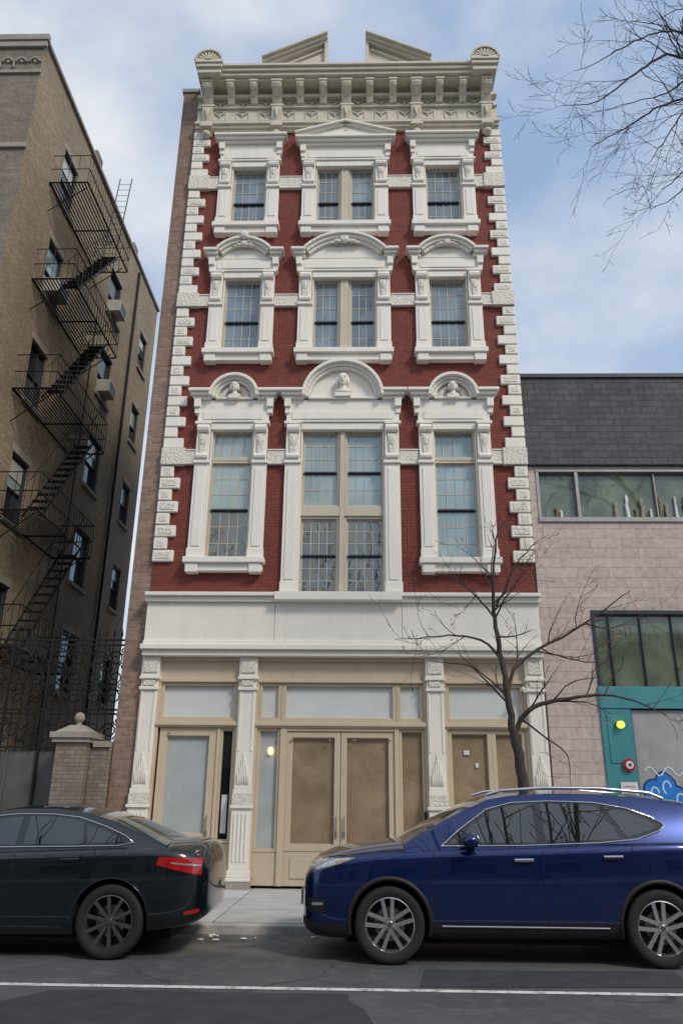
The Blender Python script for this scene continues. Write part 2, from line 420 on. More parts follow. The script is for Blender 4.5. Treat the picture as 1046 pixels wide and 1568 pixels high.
# --- second floor
for k, (c, i, o, a, b) in enumerate(f2):
    surround(c, i, o, a, b, 8.16, 8.5, sill=(k != 1))
    ctr = k == 1
    hw = o+(.10 if not ctr else .06)
    hood_ends(c, hw+.08, 9.66, .50 if not ctr else .84)
    r = .50 if not ctr else .84
    cz = 9.70
    W.box(c-o, c+o, -.10, 0, 9.423, 9.66)
    for (r0, r1, d) in ((r-.14, r-.08, .16), (r-.08, r-.03, .22), (r-.03, r+.04, .30)):
        W.arc(c, cz, r0, r1, 0, math.pi, -d, 0, 22)
    n = 20
    W.prism([(c+(r-.14)*math.cos(math.pi*t/n), cz+(r-.14)*math.sin(math.pi*t/n)) for t in range(n+1)], -.05, 0)
    W.box(c-r+.1, c+r-.1, -.16, 0, 9.663, 9.70)
    if not ctr:
        C.arc(c, cz+.02, .20, .30, 0, math.pi, -.10, -.05, 14)
    head(c, 9.93 if not ctr else 10.08, .82 if not ctr else 1.15)
    if ctr:
        P['frame'].box(c-.045, c+.045, -.0, .2, a, b)
        P['frame'].box(c-i, c-.047, .012, .2, 7.04, 7.24); P['frame'].box(c+.047, c+i, .012, .2, 7.04, 7.24)
        W.box(c-o, c+o, -.13, 0, 5.353, 5.40)
        for (u0, u1) in ((c-i, c-.047), (c+.047, c+i)):
            dhung(P, F0, u0, u1, 7.243, b, 8.04, 4, 3, 2, 'glassF2')
            dhung(P, F0, u0, u1, a, 7.037, 6.21, 4, 3, 3, 'glassLow')
    else:
        P['frame'].box(c-i, c+i, .04, .2, 8.29, 8.37)
        dhung(P, F0, c-i, c+i, a, 8.287, 7.2, 4, 3, 3, 'glassF2', 'glassLow' if k == 0 else 'glassF2')
        P['glassF2'].quad((c-i, .14, 8.37), (c+i, .14, 8.37), (c+i, .14, b), (c-i, .14, b))
        P['frame'].box(c-i, c-i+.07, .05, .2, 8.373, b); P['frame'].box(c+i-.07, c+i, .05, .2, 8.373, b)
        P['frame'].box(c-i+.07, c+i-.07, .05, .2, b-.06, b)
        for t in (1, 2, 3): P['frame'].box(c-i+2*i*t/4-.008, c-i+2*i*t/4+.008, .12, .16, 8.373, b-.06)
# --- third floor
def seg(c, half, ztop, zend):
    h = ztop-zend; r = (half*half+h*h)/(2*h); cz = ztop-r
    a0 = math.asin(half/r)
    for (e0, e1, d) in ((-.20, -.13, .2), (-.13, -.06, .26), (-.06, .0, .32)):
        W.arc(c, cz, r+e0, r+e1, math.pi/2-a0, math.pi/2+a0, -d, 0, 18)
    pts = [(c+(r-.2)*math.sin(a0*(1-2*t/14)), cz+(r-.2)*math.cos(a0*(1-2*t/14))) for t in range(15)]
    pts = pts+[(c-half, zend-.2), (c+half, zend-.2)]
    W.prism(pts, -.11, 0)
for k, (c, i, o, a, b) in enumerate(f3):
    surround(c, i, o, a, b, 12.09, 12.41)
    ctr = k == 1
    hood_ends(c, o+.16, 13.36, o-.14)
    W.box(c-o+.02, c+o-.02, -.10, 0, 13.323, 13.50)
    seg(c, o-.10, 13.88 if not ctr else 14.0, 13.57)
    cartouche(c, 13.70 if not ctr else 13.80, .9 if not ctr else 1.2, -.24)
    if k == 0:
        C.ell((c, -.3, 13.90), .11, .08, .12)
    if ctr:
        P['frame'].box(c-.09, c+.09, .0, .2, a, b)
        dhung(P, F0, c-i, c-.092, a, b, 11.78, 3, 3, 2); dhung(P, F0, c+.092, c+i, a, b, 11.78, 3, 3, 2)
    else: dhung(P, F0, c-i, c+i, a, b, 11.78, 4, 3, 2)
# --- fourth floor
for k, (c, i, o, a, b) in enumerate(f4):
    surround(c, i, o, a, b, 15.48, 15.85)
    ctr = k == 1
    W.box(c-o+.02, c+o-.02, -.10, 0, 16.613, 16.84)
    if not ctr:
        hood_ends(c, o+.13, 16.84, 0)
    else:
        hood_ends(c, o+.16, 16.74, 0)
        hw = o+.2
        W.prism([(c-hw, 16.943), (c+hw, 16.943), (c, 17.33)], -.2, 0)
        for (e, d) in ((0, .27), (.05, .33)):
            for s in (-1, 1):
                W.prism([(c+s*hw, 16.945+e), (c+s*hw, 17.0+e), (c, 17.37+e+.01), (c, 17.31+e)], -d, 0)
        W.prism([(c-.75, 16.99), (c+.75, 16.99), (c, 17.22)], -.22, -.2)
    if ctr:
        P['frame'].box(c-.09, c+.09, .0, .2, a, b)
        dhung(P, F0, c-i, c-.092, a, b, 15.18, 3, 3, 2); dhung(P, F0, c+.092, c+i, a, b, 15.18, 3, 3, 2)
    else: dhung(P, F0, c-i, c+i, a, b, 15.18, 4, 3, 2)
# --- impost bands
for fl, z0, z1 in ((f2, 8.16, 8.5), (f3, 12.09, 12.41), (f4, 15.48, 15.85)):
    es = [-HW]
    for (c, i, o, a, b) in fl: es += [c-o, c+o]
    es.append(HW)
    for j in range(0, len(es), 2):
        C.box(es[j]-(.04 if j == 0 else 0), es[j+1]+(.04 if j == 6 else 0), -.075, 0, z0+.03, z1-.03)
        W.box(es[j], es[j+1], -.095, 0, z1-.03, z1); W.box(es[j], es[j+1], -.09, 0, z0, z0+.03)
    for s in (-1, 1):
        C.box(min(s*(HW+.03), s*(HW-.47)), max(s*(HW+.03), s*(HW-.47)), -.12, .03, z0-.02, z1+.02)
# --- quoins
Q = Part('corner_quoins', M['white'], B)
for s in (-1, 1):
    for (za, zb_) in ((6.02, 8.13), (8.53, 12.06), (12.44, 15.45), (15.88, 17.30)):
        n = round((zb_-za)/.25); h = (zb_-za)/n
        for j in range(n):
            w = .40 if j % 2 == 0 else .25
            x0, x1 = sorted((s*(HW+.02), s*(HW-w)))
            Q.box(x0, x1, -.075-.004*(j % 2), .03, za+h*j+.014, za+h*(j+1)-.014)
            m0, m1 = sorted((s*(HW-.04), s*(HW-w+.06)))
            if za < 8 or R.random() < .5: C.box(m0, m1, -.086, -.07, za+h*j+.06, za+h*(j+1)-.06)
Q.build(bevel=.012)
# --- base entablature
for (z0, z1, d) in ((5.28, 5.35, .30), (5.18, 5.277, .22), (4.42, 5.177, .14), (4.34, 4.417, .2), (4.24, 4.337, .27), (4.13, 4.237, .2)):
    if d == .14:
        for (xa, xb) in ((-HW, -1.303), (-1.297, 1.157), (1.163, HW)): W.box(xa, xb, -d, .1, z0, z1)
    else: W.box(-HW-.03*(d > .2), HW+.03*(d > .2), -d, .1, z0, z1)
W.box(-1.3, 1.16, -.34, -.1, 5.19, 5.352)

# --- main cornice
K = Part('cornice', M['cream'], B)
K.box(-HW, HW, -.14, 0, 17.36, 17.44); K.box(-HW, HW, -.20, 0, 17.443, 17.52); K.box(-HW, HW, -.08, 0, 17.30, 17.357)
K.box(-HW+.02, HW-.02, -.10, 0, 17.523, 18.35)
K.box(-HW+.02, HW-.02, -.17, 0, 17.98, 18.04)
K.box(-HW+.02, HW-.02, -.24, 0, 18.26, 18.36)
pos = [-3.5+7.0*t/12 for t in range(13)]
for t in range(12):
    a, b = pos[t]+.12, pos[t+1]-.12; m = (a+b)/2
    for (x0, x1, z0, z1) in ((a, b, 17.60, 17.63), (a, b, 17.90, 17.93), (a, a+.03, 17.63, 17.90), (b-.03, b, 17.63, 17.90)):
        K.box(x0, x1, -.125, -.10, z0, z1)
    for s in (-1, 1):
        K.prism([(m+s*.17, 18.23), (m+s*.12, 18.23), (m, 18.09), (m, 18.14)], -.135, -.10)
        K.prism([(m+s*.13, 17.86), (m+s*.09, 17.86), (m, 17.70), (m, 17.75)], -.135, -.10)
def prof(cx, hw, pts):
    n = len(pts)
    K.add([(cx-hw, y, z) for y, z in pts]+[(cx+hw, y, z) for y, z in pts],
          [tuple(range(n)), tuple(range(2*n-1, n-1, -1))]+[(i, (i+1) % n, n+(i+1) % n, n+i) for i in range(n)])
for t, x in enumerate(pos):
    big = t in (0, 3, 6, 9, 12)
    hw = .085 if not big else .12
    prof(x, hw, [(0, 18.5), (-.52, 18.5), (-.54, 18.40), (-.50, 18.32), (-.40, 18.30), (-.30, 18.22), (-.22, 18.08), (-.13, 18.04), (0, 18.04)])
    prof(x, hw*.5, [(-.3, 18.4), (-.56, 18.42), (-.57, 18.38), (-.52, 18.30), (-.41, 18.27), (-.30, 18.19)])
    K.box(x-hw-.025, x+hw+.025, -.56, 0, 18.46, 18.52)
    if big:
        prof(x, .13, [(0, 18.04), (-.22, 18.04), (-.25, 17.9), (-.20, 17.72), (-.16, 17.55), (-.22, 17.46), (-.22, 17.36), (-.16, 17.28), (0, 17.2)])
        K.box(x-.17, x+.17, -.26, 0, 17.95, 18.02); K.box(x-.16, x+.16, -.27, 0, 17.30, 17.36)
        K.prism([(x-.07, 17.88), (x+.07, 17.88), (x, 17.6)], -.27, -.2)
        K.ell((x, -.12, 17.16), .11, .12, .09)
CX = HW-.08
K.box(-CX+.1, CX-.1, -.50, 0, 18.523, 18.58)
K.box(-CX+.05, CX-.05, -.60, 0, 18.583, 18.68)
K.box(-CX+.02, CX-.02, -.66, 0, 18.683, 18.78)
K.box(-CX, CX, -.72, 0, 18.783, 18.86)
K.box(-CX+.1, CX-.1, -.5, .2, 18.863, 18.92)
for s in (-1, 1):
    x0, x1 = sorted((s*(CX+.03), s*(CX-.62)))
    K.box(x0, x1, -.78, 0, 18.70, 18.80); K.box(x0-.02, x1+.02, -.82, 0, 18.803, 18.90)
    K.box(x0+.03, x1-.03, -.72, 0, 18.56, 18.697)
    cx = s*(CX-.28)
    K.arc(cx, 18.88, .0, .09, 0, math.pi, -.84, -.55, 10)
    for j in range(9):
        a0 = math.pi*j/9+.05; a1 = math.pi*(j+1)/9-.05
        K.arc(cx, 18.88, .11, .29, a0, a1, -.80, -.6, 1)
    K.arc(cx, 18.88, .0, .30, 0, math.pi, -.74, -.55, 14)
    K.arc(cx, 18.88, .30, .36, 0, math.pi, -.83, -.55, 14)
    A = (s*2.12, 18.87); Bp = (s*.48, 19.86)
    K.prism([(A[0], 18.865), (Bp[0]+s*.03, 18.865), (Bp[0]+s*.03, 19.70)], -.50, -.32)
    for (lo, hi, d) in ((.0, .07, .62), (.07, .14, .70), (.14, .20, .78)):
        K.prism([(A[0], A[1]+lo), (A[0], A[1]+hi), (Bp[0], Bp[1]-.16+hi), (Bp[0], Bp[1]-.16+lo)], -d, -.25)
    K.prism([(s*1.72, 18.93), (s*1.62, 18.93), (Bp[0]+s*.14, Bp[1]-.40), (Bp[0]+s*.14, Bp[1]-.34)], -.56, -.5)
    x0, x1 = sorted((s*.48, s*.56))
    K.box(x0, x1, -.62, -.3, 18.866, 19.66)
K.build(bevel=.008)

# --- storefront
S = Part('storefront_frame', M['beige'], B)
ST = {k: Part('storefront_'+k, M[k], B) for k in ('paper', 'frost', 'doorglass', 'glassDk', 'glassLow')}
D = .12
pil = [-3.63, -1.76, 1.76, 3.63]
for n, x in enumerate(pil):
    h = .16
    W.box(x-h, x+h, -.06, .12, 1.75, 3.72)
    for s in (-1, 1): W.box(x+s*(h-.04)-.02, x+s*(h-.04)+.02, -.075, -.06, 2.4, 3.5)
    W.box(x-h-.01, x+h+.01, -.09, .12, 3.723, 4.127)
    C.box(x-h+.03, x+h-.03, -.115, -.09, 3.82, 4.05)
    W.box(x-h-.03, x+h+.03, -.12, .12, 3.70, 3.76)
    W.box(x-h-.02, x+h+.02, -.11, .12, 3.5, 3.56)
    C.box(x-.11, x+.11, -.10, -.06, 3.58, 3.68)
    for j in range(7):
        t = -1+2*j/6
        zc = 1.98+.34*(1-abs(t))
        W.ell((x+t*.095, -.07, (1.84+zc)/2+.03), .021, .04, (zc-1.80)/2+.03, 8, 6)
    W.box(x-.17, x+.17, -.10, .12, 1.66, 1.747)
    C.box(x-.175, x+.175, -.13, .12, 1.48, 1.657)
    W.box(x-.20, x+.20, -.16, .12, 1.42, 1.477)
    W.box(x-.175, x+.175, -.12, .12, .42, 1.417)
    for j in range(4):
        xx = x-.105+.07*j; W.box(xx-.016, xx+.016, -.142, -.12, .55, 1.34)
    W.box(x-.20, x+.20, -.15, .12, .30, .417)
    W.box(x-.21, x+.21, -.17, .12, .24, .297)
    S2 = Part('pier_base', M['stonegrey'], B); S2.box(x-.20, x+.20, -.16, .12, .1, .237); S2.build(bevel=.01)
W.build(bevel=.008); C.build(bevel=.006)

def panel(u0, u1, z0, z1, key, fw=.06, d=D):
    S.box(u0, u0+fw, d-.06, d+.06, z0, z1); S.box(u1-fw, u1, d-.06, d+.06, z0, z1)
    S.box(u0+fw, u1-fw, d-.06, d+.06, z1-fw, z1); S.box(u0+fw, u1-fw, d-.06, d+.06, z0, z0+fw)
    k = fw+.015
    S.box(u0+fw, u1-fw, d-.02, d+.05, z0+fw, z0+k); S.box(u0+fw, u1-fw, d-.02, d+.05, z1-k, z1-fw)
    ST[key].quad((u0+fw, d+.02, z0+fw), (u1-fw, d+.02, z0+fw), (u1-fw, d+.02, z1-fw), (u0+fw, d+.02, z1-fw))
bays = [(-3.47, -1.92), (-1.60, 1.60), (1.92, 3.47)]
for (a, b) in bays:
    S.box(a, b, .04, .3, 3.66, 4.14); S.box(a, b, .0, .04, 3.66, 3.72); S.box(a, b, -.02, .03, 4.06, 4.128)
    S.box(a, b, .0, .3, 2.83, 2.95); S.box(a, b, -.03, .0, 2.86, 2.92)
    S.box(a, a+.05, .01, .3, .15, 3.66); S.box(b-.05, b, .01, .3, .15, 3.66)
panel(-3.42, -1.97, 2.953, 3.657, 'frost')
panel(-1.55, -1.13, 2.953, 3.657, 'frost'); panel(-1.10, 1.03, 2.953, 3.657, 'frost'); panel(1.06, 1.55, 2.953, 3.657, 'frost')
S.box(-1.13, -1.10, .05, .2, 2.953, 3.657); S.box(1.03, 1.06, .05, .2, 2.953, 3.657)
panel(1.97, 3.42, 2.953, 3.657, 'frost')
panel(-3.38, -2.30, .84, 2.827, 'doorglass', .15)
S.box(-3.38, -2.30, .07, .2, .16, .837); S.box(-3.2, -2.5, .05, .07, .3, .72)
panel(-2.24, -1.97, .84, 2.827, 'glassDk', .045)
S.box(-2.30, -2.24, .03, .2, .16, 2.827); S.box(-2.24, -1.97, .08, .2, .16, .837)
ST['frost'].quad((-2.16, .13, 1.0), (-2.06, .13, 1.0), (-2.06, .13, 1.65), (-2.16, .13, 1.65))
panel(-1.55, -1.12, .70, 2.827, 'doorglass', .05)
S.box(-1.55, -1.12, .07, .2, .16, .697)
S.box(-1.12, -1.0, .02, .2, .16, 2.827)
for (a, b) in ((-1.0, -.005), (.005, .99)):
    panel(a, b, .72, 2.77, 'paper', .11); S.box(a, b, .07, .2, .16, .717); S.box(a+.12, b-.12, .05, .07, .28, .62)
S.box(-1.0, .99, .03, .2, 2.773, 2.83)
S.box(.99, 1.08, .02, .2, .16, 2.827)
panel(1.08, 1.55, .70, 2.827, 'paper', .05); S.box(1.08, 1.55, .07, .2, .16, .697)
panel(1.97, 2.78, .5, 2.827, 'paper', .08); panel(2.78, 3.42, .5, 2.827, 'paper', .08); S.box(1.97, 3.42, .07, .2, .16, .497)
S.build(bevel=.006)
for p in ST.values(): p.build(recalc=False)
ironm = Part('door_hardware', M['alu'], B)
for x in (-.07, .07, -2.40): ironm.tube((x, .02, 1.0), (x, .02, 1.3), .012, 8); ironm.box(x-.02, x+.02, .03, .06, .95, 1.05)
for x in (-.9, -.2, .25, .9, -3.2): ironm.box(x-.03, x+.03, .02, .028, 2.60 if x > -3 else 2.7, 2.63 if x > -3 else 2.73)
ironm.build()
lp = Part('interior_lamp', M['lamp'], B); lp.ell((-1.30, .10, 2.42), .05, .03, .07); lp.build(smooth=True)
tp = Part('paper_notices', M['notice'], B)
for (x, z, a, b) in ((2.32, 2.42, .05, .04), (-2.34, 1.1, .02, .03), (2.5, 2.2, .03, .04)): tp.box(x-a, x+a, .112, .116, z-b, z+b)
tp.build()
kp = Part('entry_keypad', M['dark'], B); kp.box(1.50, 1.56, -.01, .03, 1.1, 1.4); kp.build(bevel=.004)
sc = Part('security_camera', M['white'], B); sc.box(3.36, 3.42, -.14, .02, 3.52, 3.58); sc.tube((3.39, -.28, 3.50), (3.39, -.1, 3.56), .035, 10); sc.build()
for p in P.values(): p.build(recalc=False)

# ================================================================== RIGHT NEIGHBOUR
N = empty('commercial_building')
nb = Part('walls', [M['pinkblock'], M['shingle'], M['tar'], M['dark'], M['teal']], N)
x0, x1 = 3.84, 15.
hl = [(3.98, 14.5, 6.95, 8.05), (4.82, 12.5, 3.62, 5.08), (5.36, 8.2, .15, 3.22)]
nb.wall(F0, x0, x1, .1, 8.13, hl, .3)
nb.quad((x0, -.06, 8.13), (x1, -.06, 8.13), (x1, .25, 10.38), (x0, .25, 10.38), 1)
nb.quad((x0, 0, 8.13), (x0, -.06, 8.13), (x0, .25, 10.38), (x0, .3, 8.13), 1)
nb.box(x0, x1, .20, .5, 10.38, 10.47, 3)
nb.quad((x0, .3, 10.3), (x1, .3, 10.3), (x1, 14, 10.3), (x0, 14, 10.3), 2)
nb.box(x0+.02, x1, 13.5, 14, 0, 10.3, 0)
nb.build(recalc=False)
nt_ = Part('trim', [M['alu'], M['teal'], M['dark']], N)
nt_.box(x0, x1, -.09, .0, 8.135, 8.17, 2)
nt_.box(3.98, 14.5, -.03, .1, 8.0, 8.05, 0); nt_.box(3.98, 14.5, -.04, .1, 6.90, 7.0, 0)
for u in (3.98, 4.78, 7.9, 11.0): nt_.box(u, u+.07, -.02, .12, 7.0, 8.0, 0)
nt_.box(6.4, 6.43, .03, .12, 7, 8, 0)
nt_.box(4.82, 12.5, -.03, .2, 5.0, 5.08, 2); nt_.box(4.82, 4.88, -.03, .2, 3.62, 5.0, 2)
for u in (5.15, 5.75, 6.35, 6.95): nt_.box(u, u+.025, .05, .12, 3.62, 5.0, 2)
nt_.box(4.80, 12.5, -.06, .2, 3.22, 3.62, 1)
nt_.box(4.80, 5.36, -.04, .2, .12, 3.217, 1)
nt_.box(4.9, 5.3, -.055, -.04, 2.25, 3.1, 1)
nt_.build(bevel=.006)
ng = Part('window_panes', [M['glassN']], N)
ng.quad((3.98, .10, 7), (14.5, .10, 7), (14.5, .10, 8), (3.98, .10, 8))
ng.quad((4.88, .10, 3.62), (12.5, .10, 3.62), (12.5, .10, 5.0), (4.88, .10, 5.0))
ng.build(recalc=False)
dm = Part('display_items', [M['notice'], M['wood'], M['stonegrey']], N)
for j in range(18):
    x = 4.2+R.random()*.4 if j < 2 else 5.2+j*.17+R.random()*.12
    h = .16+R.random()*.38; w_ = .05+R.random()*.09
    dm.tube((x, .06, 7.0), (x+R.uniform(-.03, .03), .065, 7.0+h*.6), w_*.5, 8, j % 3, r1=w_*.45)
    dm.ell((x, .065, 7.0+h*.75), w_*.45, .03, h*.22, 8, 6, j % 3)
dm.build(smooth=True)
dr = Part('steel_door', [M['greydoor']], N); dr.box(5.38, 6.75, .02, .1, .15, 3.2); dr.box(6.78, 8.2, .02, .1, .15, 3.2)
dr.build(bevel=.01)
for nm, mt, off, grow_ in (('sprayed_outline', M['bluedk'], .0172, .035), ('sprayed_shape', M['blue'], .0145, 0)):
    gp_ = Part(nm, mt, N); gq = random.Random(3)
    for k in range(7):
        cx = 5.62+k*.22; cz = 1.72+.12*math.sin(k*2.1); ra = gq.uniform(.14, .2)+grow_; rb_ = gq.uniform(.22, .32)+grow_
        yy = off-.0001*k
        pts = [(cx+ra*math.cos(t*.45)*(1+.12*math.sin(3*t*.45+k)), cz+rb_*math.sin(t*.45)*(1+.1*math.cos(2*t*.45+k))) for t in range(14)]
        gp_.add([(x, yy, z) for x, z in pts], [tuple(range(14))])
    gp_.build(recalc=False)
cvs = []
for k in range(5):
    cx = 5.64+k*.22; cvs.append([(cx+.07*math.cos(t*.55), 0, 1.74+.12*math.sin(k*2.1)+.11*math.sin(t*.55)) for t in range(9)])
cvs.append([(5.5+i*.06, 0, 2.12+.08*math.sin(i*1.1)) for i in range(20)])
g2 = curve('sprayed_highlights', cvs, M['sprayw'], N, .014); g2.scale = (1, .05, 1); g2.location = (0, .0125, 0)
bl = Part('alarm_bell', [M['redp'], M['notice'], M['dark']], N)
def disc(p, x, z, r, y0, y1, mi, n=20): p.prism([(x+r*math.cos(2*math.pi*k/n), z+r*math.sin(2*math.pi*k/n)) for k in range(n)], y0, y1, F0, mi)
disc(bl, 5.20, 2.22, .11, -.10, -.055, 0); disc(bl, 5.20, 2.22, .07, -.13, -.10, 1); disc(bl, 5.2, 2.22, .025, -.14, -.13, 2)
bl.build(bevel=.006)
bc = Part('beacon_light', [M['dark'], M['beacon']], N)
bc.box(5.03, 5.21, -.09, -.056, 2.88, 2.96, 0); bc.ell((5.12, -.12, 2.92), .08, .07, .07, 12, 8, 1); bc.build(smooth=True)
ns = Part('wall_notice', [M['notice'], M['noticep']], N); ns.box(5.02, 5.32, -.062, -.056, 1.55, 1.93, 0)
for j in range(5): ns.box(5.06, 5.28-.03*(j % 2), -.064, -.062, 1.60+.06*j, 1.625+.06*j, 1)
ns.build()

DB = empty('distant_brick_building')
d = Part('walls', M['opp'], DB); d.box(16.2, 30, 22, 34, 0, 20.3); d.build()
d = Part('parapet', M['orange'], DB); d.box(16.0, 30, 21.8, 34, 20.303, 21.2); d.build()

# ================================================================== LEFT BUILDING
A = empty('apartment_building')
XL = -8.1
FS = lambda u, w, dd: (XL-dd, u, w)
TOP = 20.6
ah = []
z1s = [18.2, 15.05, 11.85, 8.65, 5.45]; z2s = [17.7, 14.6, 11.45, 8.35, 5.2]
for z in z1s: ah.append((2.1, 3.1, z-.85, z+.85))
for z in z2s: ah.append((6.7, 7.9, z-.85, z+.85)); ah.append((10.4, 11.3, z-.75, z+.75))
fh = []
for z in z1s: fh += [(-10.6, -9.5, z-.9, z+.9), (-13.5, -12.4, z-.9, z+.9)]
aw = Part('brick_walls', [M['tan'], M['tanx'], M['tar']], A)
aw.wall(FS, 0, 12.2, .0, TOP, ah, .22, 0)
aw.wall(F0, -17, XL, .0, TOP, fh, .22, 1)
aw.quad((-17, 12.2, 0), (XL, 12.2, 0), (XL, 12.2, TOP), (-17, 12.2, TOP), 1)
aw.quad((-17, 0, TOP-.3), (XL, 0, TOP-.3), (XL, 12.2, TOP-.3), (-17, 12.2, TOP-.3), 2)
aw.quad((-17, 0, 0), (-17, 12.2, 0), (-17, 12.2, TOP), (-17, 0, TOP), 0)
aw.build(recalc=False)
AP = wparts(A, 'dark', ('glassDk', 'glassLow', 'glassF2', 'blind'))
for h in ah: dhung(AP, FS, *h, (h[2]+h[3])/2, 1, 1, 1, 'glassF2' if R.random() < .5 else 'glassDk', 'glassDk' if R.random() < .6 else 'glassLow')
for h in fh: dhung(AP, F0, *h, (h[2]+h[3])/2, 1, 1, 1, 'glassDk')
for h in ah[::3]:
    AP['blind'].quad(*[FS(u, w, .105) for u, w in ((h[0]+.1, (h[2]+h[3])/2+.3), (h[1]-.1, (h[2]+h[3])/2+.3), (h[1]-.1, h[3]-.1), (h[0]+.1, h[3]-.1))])
for p in AP.values(): p.build(recalc=False)
at = Part('stone_trim', [M['stonegrey'], M['tanx']], A)
for h in ah:
    at.fb(FS, h[0]-.08, h[1]+.08, h[2]-.12, h[2]-.003, -.07, .05); at.fb(FS, h[0]-.05, h[1]+.05, h[3]+.003, h[3]+.2, -.012, .02)
for (a, b, z) in ((.0, 4.2, TOP), (4.2, 8.5, TOP+.0), (8.5, 12.25, TOP)):
    at.fb(FS, a+.003, b-.003, z, z+.12, -.08, .3)
at.fb(FS, 4.1, 4.6, TOP+.003, TOP+.45, -.05, .3, 1); at.fb(FS, 8.4, 8.9, TOP+.003, TOP+.4, -.05, .3, 1)
at.box(-17, XL+.12, -.12, .02, TOP-.02, TOP+.18); at.box(-17, XL+.08, -.08, .0, TOP-.22, TOP-.023)
at.box(-17, XL+.05, -.06, .0, TOP-1.15, TOP-1.05)
for k in range(24):
    x = XL-.18-k*.36
    at.arc(x, TOP-.75, .10, .17, 0, math.pi, -.07, 0, 8)
    if k: at.box(x-.20, x-.16, -.07, 0, TOP-.95, TOP-.75)
    at.ell((x, -.02, TOP-.72), .06, .04, .06, 8, 6)
at.box(-17, XL+.04, -.07, .0, 16.9, 17.05); at.box(-17, XL+.05, -.1, 0, 5.0, 5.2)
at.build(bevel=.008)
ac = Part('air_conditioners', [M['ac'], M['dark']], A)
for (u, z) in ((7.25, 16.95), (7.2, 13.85), (2.6, 14.3)):
    ac.fb(FS, u-.33, u+.33, z, z+.42, -.38, .1); ac.fb(FS, u-.28, u+.28, z+.05, z+.37, -.385, -.38, 1)
ac.build(bevel=.01)
dp = Part('drain_pipe', M['blackmetal'], A)
dp.tube((XL+.07, 9.3, .1), (XL+.07, 9.3, TOP-.3), .05, 8); dp.tube((XL+.05, 5.9, .1), (XL+.05, 5.9, 16), .02, 6); dp.build()

FE = Part('fire_escape', M['blackmetal'], A)
xo, xi = XL+1.05, XL
Y0, Y1 = 1.5, 5.3
pls = [17.25, 14.1, 10.9, 7.75, 4.6]
for n, z in enumerate(pls):
    for x in (xi+.02, xo): FE.tube((x, Y0, z), (x, Y1, z), .028, 4)
    for y in (Y0, (Y0+Y1)/2, Y1): FE.tube((xi, y, z-.02), (xo, y, z-.02), .028, 4)
    k = 0
    while xi+.1+k*.085 < xo:
        x = xi+.1+k*.085; k += 1
        a, b = (Y0, Y1) if x < xi+.5 else (Y0, Y1-1.2 if n < 4 else Y1)
        FE.box(x-.017, x+.017, a, b, z, z+.012)
    for hz in (.45, .92):
        for p, q in (((xo, Y0), (xo, Y1)), ((xi, Y0), (xo, Y0)), ((xi, Y1), (xo, Y1))):
            FE.tube((p[0], p[1], z+hz), (q[0], q[1], z+hz), .016, 4)
    y = Y0
    while y <= Y1+.01:
        FE.tube((xo, y, z), (xo, y, z+.92), .009, 4); y += .19
    for x in (xi+.25, xi+.5, xi+.75, xo):
        for yy in (Y0, Y1): FE.tube((x, yy, z), (x, yy, z+.92), .009, 4)
    for yy in (Y0+.2, Y1-.2):
        FE.tube((xi, yy, z-.8), (xo-.1, yy, z-.03), .018, 4)
    if n < 4:
        zb = pls[n+1]; a = Vector((0, 2.0, zb+.02)); b = Vector((0, 4.6, z+.02))
        for x in (xi+.55, xo-.06):
            off = Vector((x, 0, 0))
            FE.tube(a+off, b+off, .03, 4)
            FE.tube(a+off+Vector((0, 0, .85)), b+off+Vector((0, 0, .85)), .014, 4)
            for k in range(5): q = a.lerp(b, (k+.5)/5)+off; FE.tube(q, q+Vector((0, 0, .85)), .009, 4)
        for k in range(1, 12):
            q = a.lerp(b, k/12); FE.box(xi+.55, xo-.06, q.y-.09, q.y+.09, q.z-.01, q.z+.012)
for x in (xi+.3, xi+.7):
    FE.tube((x, 5.0, 17.25), (x, 5.6, TOP+.7), .018, 4)
for k in range(14): z = 17.5+k*.27; yy = 5.0+.6*(z-17.25)/(TOP+.7-17.25); FE.tube((xi+.3, yy, z), (xi+.7, yy, z), .01, 4)
FE.build(recalc=False)

# ================================================================== GATE + PIER
G = empty('iron_gate')
gx0, gx1 = -8.08, -4.26
gp = Part('bars', M['blackmetal'], G)
Yg = .45
for z in (2.45, 3.08, 3.16, 4.42, 4.52): gp.box(gx0, gx1, Yg-.02, Yg+.02, z, z+.035)
n = 25
for k in range(n+1):
    x = gx0+(gx1-gx0)*k/n
    big = k % 5 == 0
    r = .024 if big else .009
    gp.box(x-r, x+r, Yg-r, Yg+r, .15 if big else 2.4, 4.75 if big else 4.62)
    gp.tube((x, Yg, 4.62 if not big else 4.75), (x, Yg, 4.78 if not big else 4.95), .026, 4, r1=.002)
gp.build(recalc=False)
sp = []
def spiral(cx, cz, r, sx, sz, t=1.6):
    return [(cx+sx*r*(1-i/24)*math.cos(i*t*2*math.pi/22), Yg-.012, cz+sz*r*(1-i/24)*math.sin(i*t*2*math.pi/22)) for i in range(20)]
for k in range(5):
    cx = gx0+(gx1-gx0)*(k+.5)/5
    for s in (-1, 1):
        for (dx, zz, r, sz) in ((.18, 3.42, .17, 1), (.18, 3.80, .16, -1), (.16, 4.16, .17, 1), (.30, 3.62, .09, -1), (.07, 3.60, .08, 1), (.32, 4.02, .08, 1), (.06, 3.98, .07, -1), (.30, 4.32, .08, -1), (.17, 2.78, .16, 1), (.32, 2.96, .08, -1), (.33, 2.62, .07, 1), (.05, 2.62, .06, -1)):
            sp.append(spiral(cx+s*dx, zz, r, -s, sz))
        sp.append([(cx+s*.02, Yg-.012, 3.2), (cx+s*.10, Yg-.012, 3.55), (cx+s*.02, Yg-.012, 3.85), (cx+s*.10, Yg-.012, 4.1), (cx, Yg-.012, 4.4)])
